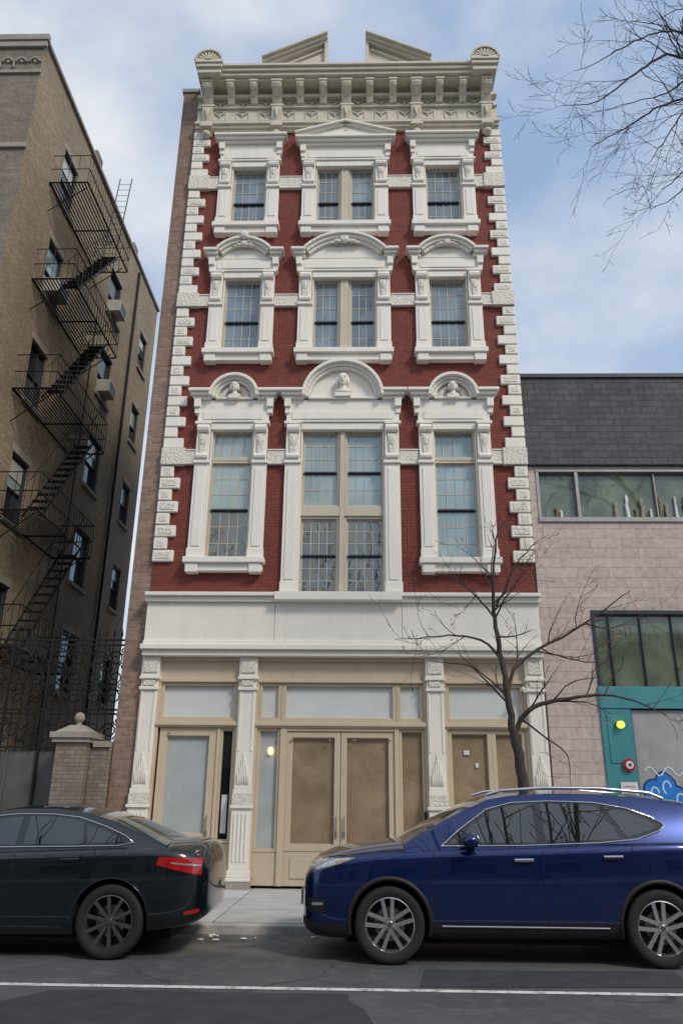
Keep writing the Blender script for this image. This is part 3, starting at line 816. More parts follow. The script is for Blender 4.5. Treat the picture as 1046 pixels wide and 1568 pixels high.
curve('scrollwork', sp, M['blackmetal'], G, .014, res=0)
sh = Part('sheet_panel', M['gatepanel'], G); sh.box(gx0, -5.15, Yg+.03, Yg+.05, .12, 2.42); sh.box(-6.4, -6.36, Yg, Yg+.03, .12, 2.42); sh.build()
PR = empty('brick_gate_pier')
pp = Part('shaft', M['tanx'], PR); pp.box(-5.18, -4.62, -.28, .28, .1, 2.52); pp.box(-4.617, -4.24, -.05, .25, .1, 2.45); pp.build(bevel=.01)
pc = Part('cap', M['stonegrey'], PR)
pc.box(-5.24, -4.56, -.34, .34, 2.523, 2.60); pc.box(-5.28, -4.52, -.38, .38, 2.603, 2.70); pc.box(-4.56, -4.24, -.1, .3, 2.453, 2.56)
v = [(-5.22, -.32, 2.703), (-4.58, -.32, 2.703), (-4.58, .32, 2.703), (-5.22, .32, 2.703), (-5.02, -.12, 2.84), (-4.78, -.12, 2.84), (-4.78, .12, 2.84), (-5.02, .12, 2.84)]
pc.add(v, [(0, 1, 5, 4), (1, 2, 6, 5), (2, 3, 7, 6), (3, 0, 4, 7), (4, 5, 6, 7), (3, 2, 1, 0)])
pc.tube((-4.9, 0, 2.84), (-4.9, 0, 2.90), .05, 10); pc.ell((-4.9, 0, 2.98), .10, .10, .10); pc.build(smooth=True)

# ================================================================== GROUND
def sheet(name, x0, x1, y0, y1, z, m):
    p = Part(name, m); p.quad((x0, y0, z), (x1, y0, z), (x1, y1, z), (x0, y1, z)); return p.build()
sheet('ground', -400, 400, -400, 400, -.012, M['earth'])
sheet('road', -120, 120, -13.5, -4.0, 0., M['asphalt'])
p = Part('sidewalk', M['sidewalk']); p.box(-120, 120, -3.85, 14.2, -.05, .115); p.build()
p = Part('sidewalk', M['sidewalk']); p.box(-120, 120, -30, -13.65, -.05, .115); p.build()
p = Part('kerb', M['kerb'])
x = -60
while x < 60: p.box(x+.004, x+2.396, -4.0, -3.853, -.05, .108); x += 2.4
p.build(bevel=.015)
p = Part('kerb', M['kerb']); p.box(-60, 60, -13.647, -13.5, -.05, .108); p.build(bevel=.015)
p = Part('parking_line', M['line']); p.quad((-40, -6.95, .004), (40, -6.95, .004), (40, -6.85, .004), (-40, -6.85, .004)); p.build()
M['patch'] = mat('asphalt_patch', (.043, .046, .054), .8, var=.25, vs=4, bs=.5, bsc=80)
p = Part('asphalt_patch', M['patch'])
p.add([(-2.6, -8.6, .0045), (.45, -8.6, .0045), (.47, -8.1, .0045), (.40, -7.6, .0045), (.27, -7.3, .0045), (.25, -7.06, .0045), (-.9, -7.09, .0045), (-1.6, -7.04, .0045), (-2.35, -7.1, .0045), (-2.45, -7.3, .0045), (-2.6, -7.5, .0045)], [tuple(range(11))]); p.build()
p = Part('asphalt_patch', M['patch'])
p.add([(.9, -6.75, .0045), (2.1, -6.70, .0045), (3.4, -6.6, .0045), (3.5, -5.9, .0045), (2.2, -5.96, .0045), (1.0, -6.0, .0045)], [tuple(range(6))]); p.build()
p = Part('litter', M['litter'])
for k in range(26):
    x = R.uniform(1.1, 3.1) if k < 14 else R.uniform(-1.6, .6); y = R.uniform(-4.5, -4.1); s = R.uniform(.015, .06)
    p.ell((x, y, .012), s, s*.7, .012, 5, 4)
p.build()

# ================================================================== OPPOSITE SIDE (seen in reflections)
xx = -34
for k in range(6):
    w = R.uniform(9, 12); h = R.uniform(7.2, 9.2)
    o = empty('brick_row_building')
    pt = Part('walls', [M['opp'] if k % 2 else M['opp2'], M['tar']], o)
    FO = lambda u, ww, dd: (u, -20.5-dd, ww)
    hs = []
    nx = int(w//2.4)
    for i in range(nx):
        for zz in (.8, 4.3):
            if zz+2 < h-.5: hs.append((xx+.8+i*2.4, xx+2.0+i*2.4, zz, zz+2.1))
    pt.wall(FO, xx, xx+w, .1, h, hs, .2)
    pt.quad((xx, -20.5, h), (xx+w, -20.5, h), (xx+w, -32, h), (xx, -32, h), 1)
    pt.quad((xx, -20.5, 0), (xx, -32, 0), (xx, -32, h), (xx, -20.5, h)); pt.quad((xx+w, -20.5, 0), (xx+w, -32, 0), (xx+w, -32, h), (xx+w, -20.5, h))
    pt.build(recalc=False)
    gg = Part('window_panes', M['glassDk'], o)
    for q in hs: gg.quad(FO(q[0], q[2], .15), FO(q[1], q[2], .15), FO(q[1], q[3], .15), FO(q[0], q[3], .15))
    gg.build(recalc=False)
    cc = Part('cornice', M['cream'], o); cc.box(xx, xx+w, -20.5, -20.1, h-.3, h+.1); cc.build()
    xx += w+.02

# ================================================================== TREES
def grow(L, p, d, length, r, lvl, q, up=.05, spread=.7, step=.16, rmin=.0026):
    n = max(3, int(length/step)); pts = [(*p, r)]; p = Vector(p); d = Vector(d).normalized()
    for i in range(n):
        d = (d+Vector((q.gauss(0, .13), q.gauss(0, .13), q.gauss(0, .11)+up*.5))).normalized()
        p = p+d*(length/n); t = (i+1)/n; rr = max(rmin, r*(1-t*.85)); pts.append((*p, rr))
        if lvl > 0 and t > .12 and q.random() < (.75 if lvl > 1 else .6):
            ax = Vector((q.gauss(0, 1), q.gauss(0, .8), q.gauss(0, 1)+.25)).normalized()
            nd = (d+ax*spread).normalized()
            grow(L, p, nd, length*q.uniform(.35, .6)*(1-.4*t), rr*.62, lvl-1, q, up, spread, step, rmin)
    L.append(pts)
def limb(L, pts, r0, r1, q, lvl=2, tw=.8, dens=.8, up=.05, step=.16, rmin=.0026, tr=.016):
    ctrl = [Vector(p) for p in pts]; out = []
    for i in range(len(ctrl)-1):
        p0 = ctrl[max(i-1, 0)]; p1 = ctrl[i]; p2 = ctrl[i+1]; p3 = ctrl[min(i+2, len(ctrl)-1)]
        m = max(3, int((p2-p1).length/(.12 if step < .2 else .3)))
        for j in range(m):
            t = j/m
            c = .5*((2*p1)+(-p0+p2)*t+(2*p0-5*p1+4*p2-p3)*t*t+(-p0+3*p1-3*p2+p3)*t**3)
            out.append(c+Vector((q.gauss(0, .009), q.gauss(0, .009), q.gauss(0, .009))))
    out.append(ctrl[-1]); n = len(out); res = []
    for i, c in enumerate(out):
        t = i/(n-1); r = r0+(r1-r0)*t; res.append((*c, r))
        if i > 2 and q.random() < dens*.45:
            dd = (out[min(i+1, n-1)]-out[i-1]).normalized()
            ax = Vector((q.gauss(0, 1), q.gauss(0, .8), q.gauss(0, 1)+.3)).normalized()
            grow(L, c, (dd*.8+ax*.9), tw*q.uniform(.5, 1.1), min(r*.5, tr), lvl-1, q, up, .7, step, rmin)
    L.append(res)
T = empty('bare_street_tree'); L = []; q = random.Random(11); y = -3.1
limb(L, [(2.80, y, .05), (2.74, y, 1.1), (2.68, y, 1.9), (2.58, y, 2.6)], .105, .070, q, 1, .4, 0)
limb(L, [(2.58, y, 2.55), (2.52, y, 3.2), (2.50, y+.05, 3.6), (2.43, y+.1, 4.35), (2.49, y+.1, 5.2), (2.62, y+.1, 5.9)], .062, .008, q, 3, 1.0, 1.3)
limb(L, [(2.60, y, 2.5), (2.78, y-.1, 2.8), (3.15, y-.2, 2.95), (4.0, y-.3, 3.02), (4.7, y-.35, 2.75)], .045, .006, q, 3, .95, 1.4)
limb(L, [(2.53, y, 3.0), (2.68, y+.1, 3.45), (3.05, y+.2, 3.75), (3.85, y+.3, 4.2), (4.65, y+.3, 4.75)], .036, .005, q, 3, 1.0, 1.4)
limb(L, [(2.50, y, 3.5), (2.3, y+.1, 3.85), (1.83, y+.2, 3.98), (.9, y+.2, 3.92)], .026, .004, q, 3, .8, 1.4)
limb(L, [(2.44, y, 4.2), (2.1, y+.2, 4.7), (1.7, y+.3, 5.0), (1.2, y+.3, 4.85)], .020, .004, q, 3, .75, 1.4)
limb(L, [(2.46, y, 4.4), (2.7, y-.2, 4.9), (3.0, y-.2, 5.3), (3.3, y-.2, 5.5)], .020, .004, q, 3, .75, 1.4)
limb(L, [(2.57, y, 2.9), (2.2, y-.2, 3.25), (1.9, y-.3, 3.45), (1.4, y-.3, 3.5)], .018, .004, q, 3, .6, 1.3)
limb(L, [(2.70, y, 2.7), (3.0, y-.2, 2.45), (3.3, y-.2, 2.2), (3.3, y-.2, 1.8)], .018, .004, q, 2, .5, 1.)
limb(L, [(3.1, y, 3.75), (3.5, y, 3.6), (4.0, y, 3.55), (4.4, y, 3.75)], .014, .004, q, 3, .7, 1.4)
limb(L, [(3.15, y-.2, 2.95), (3.5, y-.2, 3.25), (3.9, y-.2, 3.3)], .014, .004, q, 3, .6, 1.4)
limb(L, [(3.9, y+.3, 4.2), (4.3, y+.3, 4.15), (4.9, y+.3, 4.4)], .010, .004, q, 3, .7, 1.4)
curve('trunk_and_branches', L, M['bark'], T, 1.0, res=1)
lf = Part('remaining_leaves', M['leaf'], T)
for l in L:
    if len(l) < 9 and q.random() < .14:
        p = Vector(l[-1][:3])
        for k in range(2):
            c = p+Vector((q.gauss(0, .03), q.gauss(0, .03), q.gauss(0, .03))); s = q.uniform(.014, .028)
            a = Vector((q.gauss(0, 1), q.gauss(0, 1), q.gauss(0, 1))).normalized(); b = a.orthogonal().normalized()
            lf.add([c-a*s, c+b*s*.5, c+a*s, c-b*s*.5], [(0, 1, 2, 3)])
lf.build(recalc=False)

T2 = empty('bare_street_tree'); L = []; q = random.Random(5)
limb(L, [(9.0, -3.3, 0), (8.9, -3.4, 3), (8.6, -3.8, 6.5)], .2, .13, q, 1, .5, 0)
for pts, r0 in (([(8.6, -3.8, 6.3), (7.6, -4.6, 9.6), (6.2, -5.6, 12.0), (5.2, -6, 12.4), (4.6, -6.1, 12.0), (3.9, -6.1, 11.4), (3.35, -6.1, 11.3)], .09),
                ([(7.6, -4.6, 9.6), (6.4, -5.5, 11.2), (5.5, -6, 11.6), (4.9, -6.1, 10.8), (4.5, -6.1, 10.2)], .045),
                ([(7.3, -4.8, 9.2), (6.2, -5.7, 10.1), (5.4, -6, 10.3), (4.8, -6.1, 9.6), (4.4, -6.1, 9.35)], .04),
                ([(7.6, -4.7, 10.2), (6.4, -5.6, 12.8), (5.6, -6, 13.4), (4.9, -6, 13.1)], .04),
                ([(6.4, -5.6, 12.2), (5.4, -6, 12.9), (4.6, -6.1, 12.6), (4.0, -6.1, 12.2), (3.6, -6.1, 12.0)], .03),
                ([(6.3, -5.6, 11.2), (5.5, -6, 11.5), (4.9, -6.1, 11.3), (4.3, -6.1, 10.9), (3.7, -6.1, 10.5)], .03),
                ([(6.2, -5.7, 10.3), (5.6, -6, 10.8), (5.0, -6, 10.1), (4.6, -6.1, 9.7)], .025),
                ([(6.5, -5.5, 12.0), (5.6, -5.9, 12.1), (4.9, -6, 11.6), (4.4, -6.1, 11.35), (4.0, -6.1, 11.2)], .028)):
    limb(L, pts, r0, .005, q, 3, 1.1, 1.3, .0)
limb(L, [(8.6, -3.8, 6.5), (9.0, -3.2, 9.5), (9.3, -2.8, 12)], .08, .01, q, 2, 1.2, .8)
curve('trunk_and_branches', L, M['bark'], T2, 1.0, res=0)
for (bx, by) in ((-6.2, -17), (-.6, -17.3), (4.6, -17)):
    Tn = empty('bare_street_tree'); L = []; q = random.Random(int(bx*10))
    limb(L, [(bx, by, 0), (bx, by, 2.5), (bx+.1, by, 4)], .18, .13, q, 1, .4, 0, step=.4)
    for k in range(7):
        a = k*.9; rr_ = 1.6+.9*(k % 2)
        limb(L, [(bx+.1, by, 3.6+k*.1), (bx+.5*rr_*math.cos(a), by+.4*math.sin(a), 6.2), (bx+rr_*math.cos(a), by+.6*math.sin(a), 9), (bx+1.3*rr_*math.cos(a), by+.8*math.sin(a), 12.2)], .09, .02, q, 2, 2.0, 1.2, step=.4, rmin=.012, tr=.035)
    curve('trunk_and_branches', L, M['bark'], Tn, 1.0, res=0)

# ================================================================== CARS
def paint(name, col, flake=.5):
    m, nt, b = newmat(name); co = objcoord(nt)
    n = noise(nt, co, 3, 5)
    nt.links.new(mixc(nt, ramp(nt, n, .3, .8), col, tuple(c*1.15 for c in col)), b.inputs["Base Color"])
    b.inputs["Metallic"].default_value = flake; b.inputs["Roughness"].default_value = .22
    b.inputs["Coat Weight"].default_value = 1; b.inputs["Coat Roughness"].default_value = .012
    return m
M['paintblue'] = paint('blue_metallic_paint', (.0035, .018, .105), .6)
M['paintdark'] = paint('black_green_paint', (.0045, .009, .012), .3)
M['carglass'] = glassmat('car_glass', (.010, .014, .014), 2.0, .005, .4, 3, .01)
M['chrome'] = mat('chrome', (.75, .75, .76), .12, 1, var=.02)
M['plastic'] = mat('black_plastic', (.016, .016, .017), .55, bs=.15, bsc=200)
M['rubber'] = mat('tyre_rubber', (.020, .020, .020), .8, bs=.2, bsc=60)
M['alloy'] = mat('alloy', (.68, .68, .69), .25, .9, var=.03)
M['alloyD'] = mat('dark_alloy', (.22, .22, .22), .3, .9, var=.03)
M['black'] = mat('wheel_well_black', (.006, .006, .006), .9)
M['taillight'] = mat('tail_lamp_red', (.38, .010, .012), .12, coat=1, var=.3, vs=12)
M['lens'] = mat('headlamp_lens', (.50, .53, .56), .08, .5, coat=1, var=.35, vs=14)
M['amber'] = mat('amber_lens', (.7, .25, .03), .15, coat=1)
M['plate'] = mat('number_plate', (.62, .57, .40), .4)
M['gloss'] = mat('gloss_black', (.008, .008, .009), .08, coat=1)

def wheel(par, name, x, y, z, r, side, alloy, nsp, style):
    w = Part(name, [M['rubber'], alloy, M['black'], M['alloyD']], par)
    def lathe(prof_, mi, n=40):
        vs = []; fs = []; m = len(prof_)
        for i in range(n):
            t = 2*math.pi*i/n
            for (rr, yy) in prof_: vs.append((x+rr*math.cos(t), y-side*yy, z+rr*math.sin(t)))
        for i in range(n):
            for j in range(m-1):
                a = i*m+j; b = ((i+1) % n)*m+j; fs.append((a, b, b+1, a+1))
        w.add(vs, fs, mi)
    R0 = r*.70
    lathe([(R0, .09), (r*.9, .115), (r*.975, .095), (r, .05), (r, -.05), (r*.975, -.095), (r*.93, -.110), (r*.86, -.114), (R0*1.06, -.108), (R0, -.095)], 0)
    lathe([(R0*1.0, -.099), (R0*.965, -.102), (R0*.94, -.085), (R0*.92, -.02), (R0*.92, .08)], 1)
    lathe([(R0*.94, -.0), (R0*.6, .0), (.001, .0)], 2)
    lathe([(R0*.62, -.02), (R0*.3, -.02), (.001, -.02)], 3, 24)
    def f(u, ww, d): return (x+u, y+side*(-d), z+ww)
    for k in range(nsp):
        a = 2*math.pi*k/nsp+math.pi/2+.1
        for s in ((-1, 1) if style == 'twin' else (0,)):
            ca, sa = math.cos(a), math.sin(a)
            if style == 'twin': pts = [(.03, s*.008), (.03, s*.046), (R0*.96, s*.074), (R0*.97, s*.034)]
            else: pts = [(.03, -.014), (.03, .014), (R0*.97, .019), (R0*.97, -.019)]
            poly = [(px*ca-py*sa, px*sa+py*ca) for px, py in pts]
            n = len(poly)
            dd = [-.072, -.072, -.098, -.098]
            vs = [f(u, v_, q_) for (u, v_), q_ in zip(poly, dd)]+[f(u, v_, q_+.03) for (u, v_), q_ in zip(poly, dd)]
            w.add(vs, [tuple(range(n)), tuple(range(2*n-1, n-1, -1))]+[(i, (i+1) % n, n+(i+1) % n, n+i) for i in range(n)], 1)
    lathe([(.001, -.088), (.028, -.088), (.034, -.08), (.062, -.074), (.066, -.04)], 1, 20)
    lathe([(.001, -.091), (.024, -.0905), (.026, -.086)], 3, 16)
    for k in range(5):
        a = 2*math.pi*k/5+.4; c = f(.046*math.cos(a), .046*math.sin(a), -.078); w.ell(c, .008, .006, .008, 6, 4, 2)
    o = w.build(smooth=True, angle=35); return o

def make_car(name, ox, oy, S):
    E = empty(name, (ox, oy, 0))
    sec = []
    for (x, w, zb, zs, zt) in S['st']:
        zm = zb+(zs-zb)*.5
        half = [(0, zb), (.72*w, zb), (.93*w, zb+.015), (.985*w, zb+.12), (w, zm), (w*1.0, zb+(zs-zb)*.76), (.975*w, zs-.035), (.915*w, zs+.0), (.6*w, zt-.012), (0, zt)]
        ring = [(x, -a, b) for a, b in half]+[(x, a, b) for a, b in half[-2:0:-1]]
        sec.append(ring)
    m = len(sec[0]); vs = [v for r in sec for v in r]; fs = []; mi = []
    for i in range(len(sec)-1):
        for j in range(m):
            k = (j+1) % m
            fs.append((i*m+j, i*m+k, (i+1)*m+k, (i+1)*m+j))
            jj = min(j, m-1-j); mi.append(2 if jj <= S['clad'] else 0)
    cl = len(S['st'])-1
    hn = 10
    for base in (0, cl*m):
        idx = [base+i for i in range(m)]
        for j in range(hn-1):
            a, b = idx[j], idx[j+1]; c = idx[(m-j-1) % m] if j+1 < hn-1 else idx[hn-1]; d_ = idx[(m-j) % m]
            face = list(dict.fromkeys([a, b, c, d_]))
            if len(face) >= 3: fs.append(tuple(face)); mi.append(0)
    me = bpy.data.meshes.new('body'); me.from_pydata(vs, [], fs)
    for mm in (S['paint'], M['black'], M['plastic']): me.materials.append(mm)
    for p, q_ in zip(me.polygons, mi): p.material_index = q_; p.use_smooth = True
    bm = bmesh.new(); bm.from_mesh(me); bmesh.ops.remove_doubles(bm, verts=bm.verts, dist=1e-5); bmesh.ops.recalc_face_normals(bm, faces=bm.faces); bm.to_mesh(me); bm.free()
    body = bpy.data.objects.new('body', me); COL.objects.link(body)
    sb = body.modifiers.new('s', 'SUBSURF'); sb.levels = 2; sb.render_levels = 2
    cut = []
    for wx in S['wx']:
        for s in (-1, 1):
            c = Part('cut', [S['paint'], M['black']]); r = S['arch']; n = 48
            ya, yb = s*1.3, s*(S['W']-.34)
            poly = [(wx+r*math.cos(2*math.pi*k/n), S['r']+.01+r*math.sin(2*math.pi*k/n)) for k in range(n)]
            c.prism(poly, ya, yb, lambda u, ww, d: (u, d, ww), 1)
            o = c.build(); cut.append(o)
            md = body.modifiers.new('b', 'BOOLEAN'); md.operation = 'DIFFERENCE'; md.object = o; md.solver = 'EXACT'
    bpy.context.view_layer.update()
    dg = bpy.context.evaluated_depsgraph_get()
    nm = bpy.data.meshes.new_from_object(body.evaluated_get(dg)); body.modifiers.clear(); body.data = nm
    for o in cut: bpy.data.objects.remove(o)
    try: nm.set_sharp_from_angle(angle=rad(38))
    except Exception: pass
    body.parent = E
    bvh = BVHTree.FromPolygons([v.co.copy() for v in nm.vertices], [tuple(p.vertices) for p in nm.polygons])
    def proj(x, z, s=-1):
        h = bvh.ray_cast(Vector((x, s*3, z)), Vector((0, -s, 0)))
        return h[0], h[1]
    g = Part('cabin', [S['paint'], M['carglass'], M['gloss']], E)
    zb, yb, kk = S['gz'], S['gy'], S['gk']
    ys = lambda z: yb-(z-zb)*kk
    rings = []
    for (x, z) in S['out']:
        ze = max(z-.045, zb+.0); ya = ys(ze); cr = .035
        half = [(ys(zb-.06), zb-.06), (ya, ze), (max(ya-.035, .1), z-.012), (ya*.62, z+cr*.55), (0, z+cr)]
        rings.append([(x, -a, b) for a, b in half]+[(x, a, b) for a, b in half[-2::-1]])
    m = len(rings[0])
    g.v += [v for r in rings for v in r]
    for i in range(len(rings)-1):
        gl = (i in S['ws']) or (i in S['rw'])
        for j in range(m-1):
            g.f.append([i*m+j, i*m+j+1, (i+1)*m+j+1, (i+1)*m+j]); g.m.append(1 if gl and 2 <= j <= 5 else 0)
    g.build(smooth=True, angle=30)
    for nm_, polys, off, mt in (('window_surround', [S['dlo']], .003, M['gloss']), ('side_windows', S['win'], .007, M['carglass'])):
        w = Part(nm_, mt, E)
        for s in (-1, 1):
            for poly in polys:
                w.add([(x, s*(ys(z)+off), z) for x, z in poly], [tuple(range(len(poly)))])
        w.build(recalc=False)
    lines = []
    for s in (-1, 1):
        lines.append([(x, s*(ys(z)+.006), z) for x, z in S['dlo']+[S['dlo'][0]]])
    curve('window_chrome', lines, M['chrome'], E, .0075)
    def pline(pts, off=.0, s=-1, n=10):
        out = []
        for (x0_, z0_), (x1_, z1_) in zip(pts[:-1], pts[1:]):
            for k in range(n):
                t = k/n; x = x0_+(x1_-x0_)*t; z = z0_+(z1_-z0_)*t; h, nn = proj(x, z, s)
                if h is not None: out.append((x, h.y+s*off, z))
        h, nn = proj(*pts[-1], s)
        if h is not None: out.append((pts[-1][0], h.y+s*off, pts[-1][1]))
        return out
    def plines(nm_, L_, r, mt, off=0):
        o = []
        for l in L_:
            for s in (-1, 1):
                q_ = pline(l, off, s)
                if len(q_) > 1: o.append(q_)
        if o: curve(nm_, o, mt, E, r)
    def patch(nm_, quads, mt, off=.006, n=12):
        w = Part(nm_, mt, E)
        for qd in quads:
            for s in (-1, 1):
                gr = {}
                for i in range(n+1):
                    for j in range(n+1):
                        a, b = i/n, j/n
                        x = (qd[0][0]*(1-a)+qd[1][0]*a)*(1-b)+(qd[3][0]*(1-a)+qd[2][0]*a)*b
                        z = (qd[0][1]*(1-a)+qd[1][1]*a)*(1-b)+(qd[3][1]*(1-a)+qd[2][1]*a)*b
                        h, nn = proj(x, z, s)
                        if h is not None:
                            if nn.y*s < 0: nn = -nn
                            gr[i, j] = len(w.v); w.v.append(tuple(h+nn*off))
                for i in range(n):
                    for j in range(n):
                        kq = [(i, j), (i+1, j), (i+1, j+1), (i, j+1)]
                        if all(t in gr for t in kq): w.f.append([gr[t] for t in kq]); w.m.append(0)
        return w.build(smooth=True, recalc=False)
    plines('panel_gaps', S['gaps'], .0045, M['black'])
    for nm_, qd, mt, off in S['patches']: patch(nm_, qd, mt, off)
    for nm_, L_, r, mt, off in S['lines']: plines(nm_, L_, r, mt, off)
    o = []
    for wx in S['wx']:
        l = []
        for k in range(25):
            t = math.pi*(-.08+1.16*k/24); l.append((wx+S['arch']*math.cos(t), S['r']+.01+S['arch']*math.sin(t)))
        for s in (-1, 1):
            q_ = []
            for (lx, lz) in l:
                t = Vector((lx-wx, lz-S['r']-.01)).normalized()
                h, nn = proj(wx+t.x*(S['arch']+.012), S['r']+.01+t.y*(S['arch']+.012), s)
                if h is not None: q_.append((lx, h.y+s*S['lipoff'], lz))
            if len(q_) > 2: o.append(q_)
    curve('wheel_arch_lip', o, S['lipmat'], E, S['lipr'])
    hd = Part('door_handles', S['handle'], E)
    for (x, z) in S['hx']:
        for s in (-1, 1):
            h, nn = proj(x, z, s); y_ = h.y
            hd.tube((x-.10, y_+s*.03, z), (x+.10, y_+s*.03, z+.004), .016, 8)
            for e in (-.09, .09): hd.tube((x+e, y_, z), (x+e, y_+s*.03, z), .012, 6)
    hd.build(smooth=True)
    mr = Part('door_mirrors', [S['mirror'], M['gloss'], M['chrome']], E)
    for s in (-1, 1):
        x, z = S['mx']; y_ = s*(ys(z)+.02)
        mr.ell((x, y_+s*.13, z+.06), .095, .12, .08, 14, 10, 0)
        mr.box(x-.03, x+.05, min(y_-s*.02, y_+s*.08), max(y_-s*.02, y_+s*.08), z-.02, z+.02, 1)
    mr.build(smooth=True)
    for k, wx in enumerate(S['wx']):
        for s in (-1, 1):
            wheel(E, 'wheel', wx, s*(S['W']-.135), S['r'], S['r'], s, S['alloy'], S['nsp'], S['style'])
    ub = Part('underbody', M['black'], E); ub.box(.5, S['L']-.4, -.62, .62, .17, .32)
    for wx in S['wx']: ub.tube((wx, -.7, S['r']), (wx, .7, S['r']), .04, 8)
    ub.build()
    return E, ys

SU = dict(L=4.72, W=.90, paint=M['paintblue'], clad=2, r=.37, arch=.43, wx=(.94, 3.75), lipr=.026, lipmat=M['plastic'], lipoff=-.010,
  st=[(0, .50, .34, .72, .76), (.05, .66, .26, .84, .90), (.16, .79, .22, .94, 1.0), (.38, .865, .21, 1.01, 1.08), (.75, .895, .21, 1.06, 1.14), (1.2, .90, .22, 1.09, 1.19),
      (1.6, .90, .23, 1.11, 1.17), (2.4, .90, .23, 1.13, 1.15), (3.2, .90, .23, 1.17, 1.19), (3.9, .90, .25, 1.20, 1.22), (4.35, .875, .29, 1.20, 1.22), (4.62, .80, .33, 1.12, 1.17), (4.72, .62, .42, .98, 1.0)],
  gz=1.12, gy=.835, gk=.34,
  out=[(1.10, 1.14), (1.22, 1.22), (1.5, 1.37), (1.8, 1.51), (2.05, 1.61), (2.3, 1.655), (2.7, 1.68), (3.2, 1.68), (3.7, 1.655), (4.1, 1.61), (4.42, 1.55), (4.5, 1.43), (4.68, 1.14)],
  ws=(1, 2, 3), rw=(11,),
  dlo=[(1.50, 1.125), (1.72, 1.30), (2.02, 1.50), (2.3, 1.57), (2.7, 1.59), (3.2, 1.58), (3.55, 1.525), (3.8, 1.44), (3.93, 1.36), (3.86, 1.30), (3.6, 1.215), (3.2, 1.175), (2.4, 1.14)],
  win=[[(1.70, 1.16), (1.82, 1.32), (2.08, 1.485), (2.3, 1.54), (2.52, 1.56), (2.53, 1.17)],
       [(1.58, 1.155), (1.66, 1.16), (1.76, 1.29)],
       [(2.62, 1.175), (2.61, 1.56), (3.0, 1.56), (3.22, 1.545), (3.34, 1.40), (3.42, 1.215)],
       [(3.31, 1.53), (3.54, 1.495), (3.76, 1.41), (3.84, 1.35), (3.76, 1.30), (3.50, 1.235)]],
  gaps=[[(1.42, 1.08), (1.38, .8), (1.46, .42)], [(2.57, 1.12), (2.56, .7), (2.58, .36)], [(3.52, 1.15), (3.50, .95), (3.36, .75)], [(1.46, .40), (3.28, .40)],
        [(.30, 1.0), (.75, 1.055), (1.3, 1.09)], [(.52, .98), (.50, .75)], [(1.3, 1.09), (4.2, 1.18)]],
  patches=[('headlamp', [[(.09, .86), (.42, .95), (.56, 1.0), (.16, .97)]], M['lens'], .008),
           ('headlamp_surround', [[(.055, .82), (.42, .93), (.60, 1.01), (.12, .985)]], M['gloss'], .004),
           ('amber_reflector', [[(.36, .945), (.44, .96), (.48, .975), (.40, .97)]], M['amber'], .011),
           ('fog_lamp_bezel', [[(.08, .46), (.28, .48), (.26, .60), (.07, .60)]], M['plastic'], .006),
           ('fog_lamp', [[(.12, .53), (.24, .54), (.24, .565), (.12, .56)]], M['lens'], .010),
           ('lower_bumper_trim', [[(.02, .30), (.45, .24), (.44, .34), (.02, .40)]], M['plastic'], .006),
           ('sill_cladding', [[(1.40, .24), (3.28, .24), (3.28, .385), (1.40, .385)]], M['plastic'], .005),
           ('grille', [[(.005, .5), (.045, .5), (.045, .84), (.012, .84)]], M['gloss'], .006),
           ('tail_lamp', [[(4.25, .98), (4.66, .96), (4.60, 1.10), (4.30, 1.08)]], M['taillight'], .006)],
  lines=[('sill_trim', [[(1.48, .365), (3.2, .365)]], .010, M['chrome'], .008), ('headlamp_chrome', [[(.10, .855), (.42, .945), (.58, 1.0)]], .006, M['chrome'], .006)],
  handle=M['chrome'], hx=[(2.36, 1.0), (3.30, 1.04)], mirror=M['paintblue'], mx=(1.80, 1.13), alloy=M['alloy'], nsp=5, style='twin')
E1, ys1 = make_car('parked_suv', -.27, -4.93, SU)
rr = []
for s in (-1, 1):
    rr.append([(2.05, s*.60, 1.65), (2.2, s*.60, 1.695), (2.7, s*.60, 1.73), (3.3, s*.60, 1.73), (3.85, s*.60, 1.69), (4.0, s*.60, 1.63)])
curve('roof_rails', rr, M['alloy'], E1, .018)
pl = Part('number_plate', [M['plate'], M['dark']], E1); pl.box(-.03, -.015, -.26, .04, .48, .63, 0)
for k in range(6): pl.box(-.033, -.03, -.22+.035*k, -.20+.035*k, .53, .58, 1)
pl.build()

